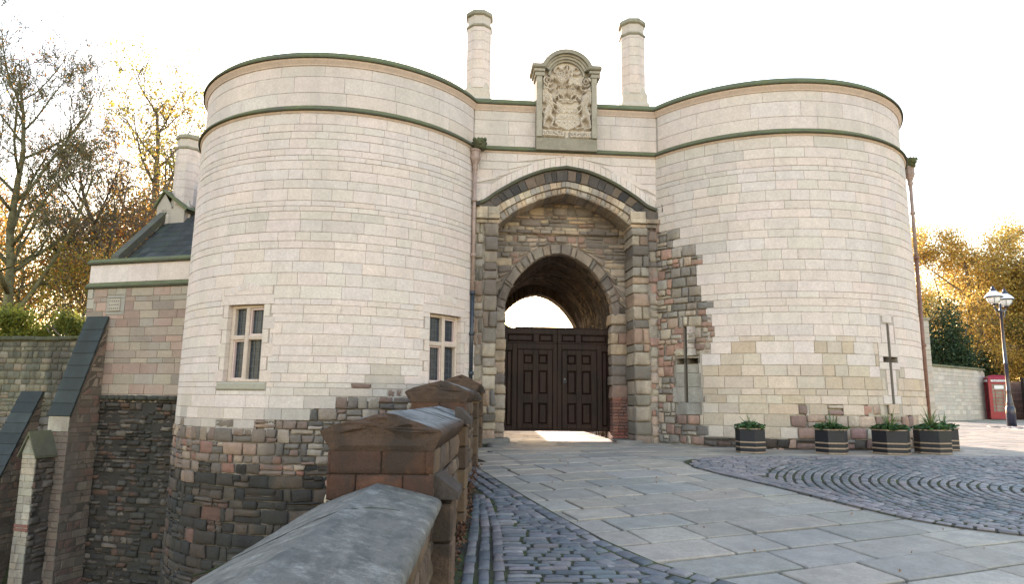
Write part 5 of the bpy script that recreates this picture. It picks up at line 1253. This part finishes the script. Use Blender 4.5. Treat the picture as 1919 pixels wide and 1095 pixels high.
def copy_tree(o, parent=None):
    c = o.copy(); COL.objects.link(c); c.parent = parent
    for ch_ in list(o.children): copy_tree(ch_, c)
    return c
PL = [(4.75, 13.85, 30, 1.0, 'black hexagonal planter with tan bands, leftmost and alone by the tower base'),
      (6.36, 13.85, 55, 1.1, 'black banded planter, second from the left below the bare wall'),
      (7.62, 14.0, 50, 1.24, 'black banded planter below the arrow slit, left one of the close cluster'),
      (8.60, 14.25, 20, 1.18, 'black banded planter in the middle of the close cluster'),
      (9.50, 15.3, 10, 1.0, 'black banded planter farthest right, partly hidden behind its neighbour')]
pls = ['spiky green plant with upright blades in the leftmost planter', 'spiky green plant with drooping blades in the second planter from the left', 'wide drooping spiky plant in the planter below the arrow slit',
       'tall bushy spiky plant in the middle planter of the cluster', 'small spiky plant with ivy in the farthest right planter']
p0 = make_planter()
for i, (x, y, rt, s_, lab) in enumerate(PL):
    o = p0 if i == 0 else copy_tree(p0); o.location = (x, y, float(g(y)) - .002); o.rotation_euler = (0, 0, rad(rt)); o.scale = (s_, s_, 1.0); o['label'] = lab
    t = make_plant(40 + i, nb=(30, 30, 44, 60, 20)[i], big=(1.0, 1.0, 1.15, 1.3, .95)[i]); t.location = (x, y, float(g(y)) + .485); t['label'] = pls[i]; t.scale = (s_, s_, 1)

# ================================================================== street lamp with two lanterns
LX, LY = 21.3, 29.6; LZ = float(g(LY)) - .004
lamp = thing('street_lamp', 'tall dark blue cast iron street lamp with two round glass lanterns', 'street lamp', (LX, LY, LZ))
m = MB(); m.lathe([(.18, 0), (.18, .75), (.155, .80), (.13, .86), (.145, .92), (.115, 1.05), (.095, 1.3), (.08, 1.45), (.095, 1.5), (.075, 1.55), (.068, 2.6), (.095, 2.64), (.07, 2.7), (.055, 4.9), (.075, 4.94), (.05, 5.0), (.04, 5.25)], (LX, LY, LZ), 12); m.build('post', M_BLUE, lamp)
for sg in (-1, 1):
    dx, dy = .50 * sg, .35 * sg
    m = MB(); m.tube([(LX, LY, LZ + 4.85), (LX + dx * .5, LY + dy * .5, LZ + 4.95), (LX + dx, LY + dy, LZ + 5.05), (LX + dx, LY + dy, LZ + 5.2)], .03, 8)
    m.tube([(LX, LY, LZ + 4.6), (LX + dx * .6, LY + dy * .6, LZ + 4.72), (LX + dx * .9, LY + dy * .9, LZ + 5.0)], .02, 6)
    m.lathe([(.05, 0), (.12, .04), (.05, .10)], (LX + dx, LY + dy, LZ + 5.14), 10); m.build('bracket', M_BLUE, lamp)
    ln = MB(); ln.lathe([(.03, -.02), (.15, .0), (.24, .10), (.275, .22), (.27, .26)], (LX + dx, LY + dy, LZ + 5.22), 18); lo = ln.build('lantern', M_SKYG, lamp)
    fr = MB(); fr.lathe([(.355, 0), (.365, .02), (.31, .06)], (LX + dx, LY + dy, LZ + 5.47), 20)
    for k in range(6):
        a = k * math.pi / 3; pr = [(.15, .0), (.245, .10), (.28, .22), (.28, .26)]; fr.tube([(LX + dx + r_ * math.cos(a), LY + dy + r_ * math.sin(a), LZ + 5.22 + z) for r_, z in pr], .010, 5)
    fr.lathe([(.10, 0), (.13, .05), (.09, .10), (.06, .14), (.07, .18), (.02, .24), (.001, .30)], (LX + dx, LY + dy, LZ + 5.74), 12); fr.build('lantern_frame', M_BLUE, lo)
    hd_ = MB(); hd_.lathe([(.35, .50), (.32, .57), (.23, .68), (.13, .76), (.09, .79)], (LX + dx, LY + dy, LZ + 4.98), 20); hd_.build('lantern_hood', M_SKYG, lo)

# ================================================================== telephone box
PX, PY = 28.45, 40.5; PZ = float(g(PY)); pa = rad(-22)
phone = thing('telephone_box', 'red telephone box beside the end of the pale boundary wall', 'telephone box', (PX, PY, PZ))
def PM(P): c_, s_ = math.cos(pa), math.sin(pa); return np.stack([PX + P[:, 0] * c_ - P[:, 1] * s_, PY + P[:, 0] * s_ + P[:, 1] * c_, PZ + P[:, 2]], -1)
W = .50; m = MB()
m.box(-W, W, -W, W, 0, .16, M=PM)
for x in (-W, W - .09):
    for y in (-W, W - .09): m.box(x, x + .09, y, y + .09, .16, 2.10, M=PM)
m.box(-W, W, -W, W, 2.10, 2.30, M=PM, bev=.02); m.box(-W - .02, W + .02, -W - .02, W + .02, 2.07, 2.10, M=PM)
m.box(-W + .05, W - .05, W - .05, W - .01, .16, 2.1, M=PM)
body = m.build('body', M_RED, phone)
m = MB(); n = 8; P = []
for j in range(5):                                                 # shallow domed top with segmental faces
    t = j / 4; h = 2.30 + .24 * math.sin(t * math.pi / 2); k = (W - .0) * math.cos(t * math.pi / 2 * .82)
    P += [(-k, -k, h), (k, -k, h), (k, k, h), (-k, k, h)]
m.add(PM(np.array(P)), [[j * 4 + i, j * 4 + (i + 1) % 4, (j + 1) * 4 + (i + 1) % 4, (j + 1) * 4 + i] for j in range(4) for i in range(4)] + [[16, 17, 18, 19]]); m.build('roof', M_RED, phone)
for face in range(3):
    rot = face * math.pi / 2
    def FM(P, rot=rot): c_, s_ = math.cos(rot), math.sin(rot); return PM(np.stack([P[:, 0] * c_ - P[:, 1] * s_, P[:, 0] * s_ + P[:, 1] * c_, P[:, 2]], -1))
    if face == 2: rot = -math.pi / 2
    FMf = (lambda r_: (lambda P: PM(np.stack([P[:, 0] * math.cos(r_) - P[:, 1] * math.sin(r_), P[:, 0] * math.sin(r_) + P[:, 1] * math.cos(r_), P[:, 2]], -1))))(rot)
    m = MB(); y0, y1 = -W + .01, -W + .05
    m.box(-W + .09, W - .09, y0, y1, .16, .42, M=FMf); m.box(-W + .09, W - .09, y0, y1, 2.0, 2.10, M=FMf)
    m.box(-W + .09, -W + .17, y0, y1, .42, 2.0, M=FMf); m.box(W - .17, W - .09, y0, y1, .42, 2.0, M=FMf)
    xs_ = [-W + .17, -.19, .19, W - .17]
    for x in xs_[1:3]: m.box(x - .012, x + .012, y0 + .004, y1, .42, 2.0, M=FMf)
    for j in range(1, 8): z = .42 + j * 1.58 / 8; m.box(-W + .17, W - .17, y0 + .006, y1 - .004, z - .014, z + .014, M=FMf)
    dr = m.build('door' if face == 0 else 'side_frame', M_RED, phone)
    m = MB(); m.box(-W + .17, W - .17, -W + .035, -W + .04, .42, 2.0, M=FMf); m.build('pane', plain_mat('phone_glass', (.17, .15, .14), .2, noise=(3, .5)) if face == 0 else M_GLASS, dr)
    if face == 0:
        m = MB(); m.tube(FMf(np.array([(W - .13, -W - .0, 1.05), (W - .13, -W - .04, 1.07), (W - .13, -W - .04, 1.2), (W - .13, -W - .0, 1.22)])), .012, 6); m.build('handle', M_WHITE, dr)
        m = MB(); m.box(-.22, .24, -W + .0, -W + .008, 1.72, 1.92, M=FMf); m.build('notice', M_WHITE, dr)
        m = MB(); m.box(-.17, .17, -W - .004, -W + .003, 1.80, 1.86, M=FMf); 
    sgn = MB(); sgn.box(-.36, .36, -W - .012, -W + .01, 2.135, 2.255, M=FMf); so = sgn.build('sign_panel', M_WHITE, phone)
    if face == 0: text_mesh('TELEPHONE', .125, lambda V: FMf(np.stack([V[:, 0], -W - .014 - V[:, 2], 2.195 + V[:, 1]], -1)), 'sign_lettering', M_INK, so, .002)

# ================================================================== pale boundary wall on the right, pier by the tower
bwt = thing('boundary_wall', 'long pale ashlar boundary wall running back to the telephone box', 'wall', (24.5, 39.5, .7))
BA, BB = np.array([21.9, 36.3]), np.array([28.3, 41.2]); BD = (BB - BA) / np.linalg.norm(BB - BA); BN = np.array([BD[1], -BD[0]]); BL = float(np.linalg.norm(BB - BA))
def SBW(u, v, w): u = np.asarray(u, float); return np.stack([BA[0] + BD[0] * u + BN[0] * w, BA[1] + BD[1] * u + BN[1] * w, v + 0 * u], -1)
m = MB(); KIND['bnd'] = dict(KIND['ash'], pal=[(.54, .49, .43), (.50, .455, .40), (.56, .515, .45), (.51, .45, .39)], mort=(.34, .31, .27), w=(.35, .8), dirt=.35, gap=.014, nu=1)
lay({'*': m}, SBW, 0, BL, courses(.5, 3.55, .17, .27, 131), lambda u, v: 'bnd'); backing(m, SBW, [0, BL], [.4, 3.6], lambda u, v: 'bnd', w=-.016); m.build('wall_face', M_ASH, bwt)
m = MB(); m.add([SBW(0, .4, -.4), SBW(BL, .4, -.4), SBW(BL, 3.6, -.4), SBW(0, 3.6, -.4)], [[3, 2, 1, 0]], (.3, .28, .25, .3)); m.add([SBW(BL, .4, -.4), SBW(BL, .4, 0), SBW(BL, 3.6, 0), SBW(BL, 3.6, -.4)], [[3, 2, 1, 0]], (.3, .28, .25, .3))
for a, b in zip(np.linspace(0, BL, 9)[:-1], np.linspace(0, BL, 9)[1:]):
    m.box(a + .004, b - .004, -.08, .48, 3.55, 3.68, (.22, .21, .13, .5), M=lambda P: SBW(P[:, 0], P[:, 2], -P[:, 1]), bev=.03)
m.build('coping', M_CAP, bwt)
pr = thing('stone_pier', 'tall narrow stone pier just right of the right tower', 'pier', (19.2, 31.6, .6))
m = MB()
z = .6
while z < 5.35:
    h = rnd.uniform(.22, .3); m.box(18.82, 19.16, 31.3, 31.75, z + .003, z + h - .003, pick([(.42, .39, .33), (.38, .35, .30), (.44, .41, .36)], .06) + (.3,), bev=.01); z += h
m.build('shaft', M_ASH, pr); m = MB(); m.box(18.76, 19.22, 31.24, 31.81, z, z + .14, (.3, .28, .2, .4), bev=.03); m.build('pier_cap', M_CAP, pr)
# ivy-green stone return wall between pier and boundary wall is hidden; timber gate at the far right
tg = thing('timber_gate', 'tall pale timber boarded gate at the right edge with a small white notice', 'gate', (31.4, 39.6, .7))
m = MB()
for i in range(16): m.box(29.95 + i * .2, 29.95 + i * .2 + .19, 40.2 + i * .0, 40.24, .76, 2.95, (.5, .5, .5, 0), bev=.004)
m.build('boarding', M_TAN, tg)
M_POST = plain_mat('dark_post', (.03, .025, .02), .7)
for x in (29.78, 33.2): m = MB(); m.box(x, x + .15, 40.1, 40.35, .74, 3.15, bev=.01); m.build('post', M_POST, tg)
m = MB(); m.box(30.55, 30.85, 40.17, 40.195, 1.75, 2.15); nto = m.build('notice', M_WHITE, tg)
m = MB()
for k in range(4): m.box(30.60, 30.80 - .04 * (k % 2), 40.163, 40.169, 1.84 + k * .07, 1.865 + k * .07)
m.build('notice_print', M_INK, nto)
bk = MB(); bk.box(27.72, 34.48, 41.52, 41.7, .70, 2.93, (.14, .09, .07, .4))
for z in np.arange(.75, 2.95, .1): bk.box(27.7, 34.5, 41.45, 41.5, z, z + .085, pick([(.22, .12, .09), (.26, .15, .11), (.19, .12, .095)], .12) + (.4,), bev=.006)
tag_ = bk.build('brick_wall', M_RUB); tag_['label'] = 'low dark brick wall behind the telephone box and timber gate'; tag_['category'] = 'wall'

# ================================================================== trees
def leaves(mb, C, size, pal, r_, flat=0.0):
    n = len(C); C = np.asarray(C); N1 = r_.normal(size=(n, 3)); N1 /= np.linalg.norm(N1, axis=1)[:, None]; T = np.cross(N1, r_.normal(size=(n, 3))); T /= np.linalg.norm(T, axis=1)[:, None] + 1e-9; B = np.cross(N1, T)
    s_ = (size * r_.uniform(.6, 1.3, n))[:, None]; V = np.stack([C - T * s_, C + B * s_ * .62, C + T * s_, C - B * s_ * .62], 1).reshape(-1, 3)
    pal = np.array(pal); c_ = pal[r_.integers(0, len(pal), n)] * r_.uniform(.75, 1.25, (n, 1)); c_ = np.clip(np.repeat(c_, 4, 0), 0, 1)
    mb.add(V, np.arange(4 * n).reshape(n, 4), c_)
def skeleton(base, H, spread, seed, levels=4, nch=(11, 7, 6, 4), up=.35, trunk_r=.2, first=.25, wander=.12, droop=0.0, lean=(0, 0), ratio=.55):
    r = np.random.default_rng(seed); segs = []; tips = []
    def grow(p, d, L_, rad_, lev):
        n = 7 if lev == 0 else (5 if lev < 3 else 3); pts = [p.copy()]; dd_ = [d.copy()]
        for i in range(n):
            d = d + r.normal(0, wander, 3); d[2] += (up if lev > 0 else .1) * .18 - droop * (lev > 1) * .25; d /= np.linalg.norm(d); p = p + d * L_ / n; pts.append(p.copy()); dd_.append(d.copy())
        rs = rad_ * np.linspace(1, .35 if lev else .22, n + 1); segs.append((np.array(pts), rs, lev))
        if lev >= levels: tips.append(np.array(pts)); return
        k = nch[lev] if lev < len(nch) else 3
        for j in range(k):
            t = (first if lev == 0 else .2) + (1 - (first if lev == 0 else .2)) * (j + r.uniform(0, .9)) / k; t = min(t, .98); i = int(t * n); f = t * n - i
            q = pts[i] * (1 - f) + pts[min(i + 1, n)] * f; az = r.uniform(0, 2 * math.pi) if lev else j * 2.4 + r.uniform(-.4, .4)
            dm = dd_[i]; a = np.cross(dm, [0, 0, 1.]) if abs(dm[2]) < .95 else np.array([1., 0, 0]); a /= np.linalg.norm(a) + 1e-9; b = np.cross(dm, a); rr = r.uniform(.55, .95)
            cd = dm * (1 - rr * .55) + (a * math.cos(az) + b * math.sin(az)) * rr; 
            if lev == 0: cd[2] = max(cd[2], r.uniform(.15, .6)) 
            cd /= np.linalg.norm(cd); sc_ = (spread if lev == 0 else L_ * ratio) * (1 - .45 * t if lev == 0 else 1 - .25 * t) * r.uniform(.75, 1.2)
            grow(q, cd, sc_, max(rs[i] * .55, .006), lev + 1)
    d0 = np.array([lean[0], lean[1], 1.]); d0 /= np.linalg.norm(d0); grow(np.array(base, float), d0, H, trunk_r, 0)
    return segs, tips
def tree(name, label, base, H, spread, seed, leafn, size, pal, mat=None, bark=None, minr=.0, sig=.25, group=None, leafmat=None, clump=0, **kw):
    o = thing(name, label, 'tree', base, group); segs, tips = skeleton(base, H, spread, seed, **kw); m = MB()
    for pts, rs, lev in segs: m.tube(pts, np.maximum(rs, minr), 6 if lev < 1 else (5 if lev < 2 else 3), (.5, .5, .5, 0))
    m.build('trunk', bark or M_BARK, o)
    if leafn:
        r = np.random.default_rng(seed + 5); allp = np.vstack(tips); C = allp[r.integers(0, len(allp), leafn)] + r.normal(0, sig, (leafn, 3))
        m = MB()
        # whole twigs drift to one hue, so the crown breaks into light and dark clumps
        hue = np.sin(C[:, 0] * 1.3 + seed) + np.sin(C[:, 1] * 1.1 + C[:, 2] * .9) + r.normal(0, .7, leafn); order = np.argsort(hue); k = len(pal)
        for i in range(k): sel = order[i * leafn // k:(i + 1) * leafn // k]; leaves(m, C[sel], size, [pal[i]], r)
        m.build('crown', leafmat or M_LEAF, o)
    return o
OR = [(.46, .17, .04), (.60, .28, .06), (.56, .23, .04), (.68, .40, .09), (.50, .30, .08), (.36, .22, .06)]
YL = [(.42, .36, .06), (.50, .40, .08), (.34, .34, .07), (.26, .28, .06), (.46, .30, .06)]
GD_ = [(.34, .24, .06), (.46, .32, .08), (.56, .38, .09), (.62, .44, .10), (.42, .33, .09), (.50, .30, .08), (.64, .50, .14)]
OG2 = [(.24, .24, .05), (.34, .28, .06), (.44, .28, .06), (.50, .24, .05), (.18, .19, .04), (.52, .36, .08)]
OG = [(.14, .15, .04), (.20, .18, .05), (.26, .18, .05), (.10, .12, .03), (.32, .20, .05)]
DG = [(.025, .05, .02), (.035, .065, .025), (.02, .04, .018), (.045, .075, .03)]
g_bare = 'autumn trees behind the ditch wall'
tree('bare_tree', 'big nearly bare tree with fine dark branches rising at the left edge', (-20.1, 27.5, 3.1), 11.8, 6.2, 5, 2600, .05, OR, bark=M_BARKM, levels=5, nch=(18, 8, 6, 5, 3), up=.75, trunk_r=.20, minr=.008, first=.10, wander=.09, sig=.12, group=g_bare)
tree('bare_tree', 'second thin leafless tree crossing behind the big bare one at far left', (-18.2, 31.0, 3.3), 8.6, 5.0, 17, 2600, .06, OR[1:4], bark=M_BARK, levels=5, nch=(12, 8, 6, 4, 3), up=.8, trunk_r=.2, minr=.009, first=.12, sig=.25, group=g_bare)
tree('sycamore_tree', 'tall open tree with sparse yellow leaves rising behind the left chimney', (-18.3, 41.0, 2.5), 16.5, 6.4, 8, 6500, .09, YL, bark=M_BARK, levels=4, nch=(13, 8, 6, 4), up=.7, trunk_r=.34, minr=.014, first=.3, sig=.4, group=g_bare)
tree('beech_tree', 'bright orange leaved tree beyond the slate roof', (-21.5, 36, 3.2), 7.2, 4.4, 9, 12000, .085, OR, levels=4, nch=(12, 8, 5, 3), trunk_r=.2, minr=.012, first=.12, sig=.4, group=g_bare)
tree('beech_tree', 'rusty orange tree behind the bare tree at the left edge', (-29.0, 38, 3.2), 9.2, 5.6, 10, 13000, .09, OR + OG2, levels=4, nch=(12, 8, 5, 3), trunk_r=.22, minr=.012, first=.1, sig=.5, group=g_bare)
tree('beech_tree', 'olive green tree low behind the ditch wall beside the wing', (-17.6, 27.5, 3.0), 3.4, 2.4, 12, 7000, .055, OG2, levels=3, nch=(14, 9, 5), trunk_r=.1, minr=.008, first=.05, sig=.35, group=g_bare)
tree('beech_tree', 'golden and rust tree in the middle distance between the bare trees', (-25.5, 46, 3.5), 9.6, 6.2, 13, 13000, .11, OR[1:] + YL[2:4], levels=4, nch=(12, 8, 5, 3), trunk_r=.22, minr=.014, first=.1, sig=.6, group=g_bare)
tree('beech_tree', 'dark olive tree filling the gap at the foot of the big bare tree', (-23.5, 33, 3.0), 5.4, 3.8, 14, 9000, .07, OG2, levels=3, nch=(16, 10, 6), trunk_r=.14, minr=.008, first=.05, sig=.5, group=g_bare)
g_r = 'autumn trees behind the boundary wall'
tree('birch_tree', 'big golden weeping tree behind the boundary wall right of the tower', (32.5, 49, .8), 12.6, 6.2, 21, 52000, .08, GD_, levels=4, nch=(15, 9, 6, 3), trunk_r=.26, minr=.012, first=.12, sig=.40, droop=.5, up=.2, group=g_r)
tree('birch_tree', 'golden brown drooping tree at the right edge behind the street lamp', (38.5, 49, .8), 10.6, 6.0, 22, 44000, .08, GD_[:5] + OG[1:3], levels=4, nch=(15, 9, 6, 3), trunk_r=.24, minr=.012, first=.10, sig=.45, droop=.6, up=.2, group=g_r)
tree('birch_tree', 'bright yellow tree close behind the right tower', (28.0, 48.5, .8), 12.2, 4.4, 23, 38000, .075, GD_[2:] + YL[:2], levels=4, nch=(14, 8, 5, 3), trunk_r=.2, minr=.012, first=.14, sig=.38, droop=.3, group=g_r)
tree('birch_tree', 'low olive gold tree overhanging the telephone box', (33.5, 44.5, .8), 6.6, 3.8, 24, 30000, .07, OG + GD_[:3], levels=4, nch=(13, 8, 5, 3), trunk_r=.16, minr=.01, first=.1, sig=.35, droop=.6, up=.1, group=g_r)
tree('birch_tree', 'muted olive tree farthest right beyond the lamp', (44.5, 47, .8), 8.8, 5.5, 25, 34000, .085, OG + GD_[:2], levels=4, nch=(13, 8, 5, 3), trunk_r=.2, minr=.01, first=.1, sig=.5, droop=.4, group=g_r)
def bush(name, label, c_, rx, ry, rz, n, size, pal, seed, mat, cat='bush', trunk=True, group=None):
    r = np.random.default_rng(seed); o = thing(name, label, cat, (c_[0], c_[1], c_[2]), group); k = max(8, int(n / 450)); cen = r.normal(size=(k, 3)); cen /= np.linalg.norm(cen, axis=1)[:, None]; cen *= r.uniform(.35, .95, (k, 1))
    P = cen[r.integers(0, k, n)] + r.normal(0, .17, (n, 3)); P[:, 2] = np.abs(P[:, 2] * .5 + .45) ; C = np.array(c_) + P * [rx, ry, rz * 1.1]; m = MB()
    leaves(m, C, size, pal, r); m.build('foliage', mat, o); m = MB()
    for j in range(7):
        e = np.array(c_) + np.array([r.uniform(-.6, .6) * rx, r.uniform(-.6, .6) * ry, rz * r.uniform(.6, .95)]); m.tube([np.array(c_, float), (np.array(c_) + e) / 2 + r.normal(0, .1, 3), e], [.05, .03, .012], 5)
    m.build('stems', M_BARK, o); return o
bush('yew_tree', 'dark evergreen yew behind the boundary wall next to the tower', (26.2, 42.0, .8), 2.7, 1.3, 6.6, 26000, .08, DG, 31, M_GREEN, 'tree')
bush('yew_tree', 'low dark evergreen spilling over the boundary wall coping', (30.2, 45.5, .8), 2.4, 1.5, 4.0, 18000, .08, DG + [(.06, .08, .03)], 32, M_GREEN, 'tree')
gy = 'yellow green bushes on top of the ditch wall'
bush('bush', 'yellow green bush above the ditch wall at the left edge', (-16.6, 22.6, 2.9), 1.7, .7, 1.5, 7000, .05, [(.20, .22, .04), (.28, .28, .05), (.14, .18, .04), (.34, .32, .06)], 33, M_LEAF, group=gy)
bush('bush', 'yellow green bush beside the buttress top above the ditch wall', (-14.3, 22.2, 2.9), 1.4, .7, 1.15, 5000, .05, [(.18, .20, .04), (.24, .24, .05), (.12, .16, .04)], 34, M_LEAF, group=gy)
bush('bush', 'dark green bush right of the yellow ones against the wing', (-12.9, 22.6, 2.9), 1.2, .7, 1.4, 5000, .05, [(.09, .12, .03), (.13, .15, .03), (.07, .09, .025)], 35, M_GREEN, group=gy)
bush('bush', 'small green weed clump low in the ditch at bottom left', (-12.9, 17.0, -4.5), .7, .5, 1.1, 2500, .05, [(.06, .10, .02), (.09, .13, .03)], 36, M_GREEN)
# fallen leaves in the gutter along the parapet and a few on the flags
m = MB(); r = np.random.default_rng(77); n = 900; yy = 5 + 6.2 * r.random(n) ** 1.2; xx = np.interp(yy, [2, 4.8, 7.5, 12.5], [-.44, -.52, -.52, -.62]) + .02 + np.abs(r.normal(0, .045, n))
zz = g(yy) + .012 + .02 * r.random(n); leaves(m, np.stack([xx, yy, zz], -1), .020, [(.10, .04, .025), (.14, .06, .03), (.07, .035, .025), (.16, .09, .05)], r)
xx = r.uniform(0, 8, 60); yy = r.uniform(5.5, 12, 60); leaves(m, np.stack([xx, yy, g(yy) + .012], -1), .014, [(.20, .09, .04), (.26, .15, .08)], r)
m.build('leaf_litter', M_LITTER, kind='stuff')
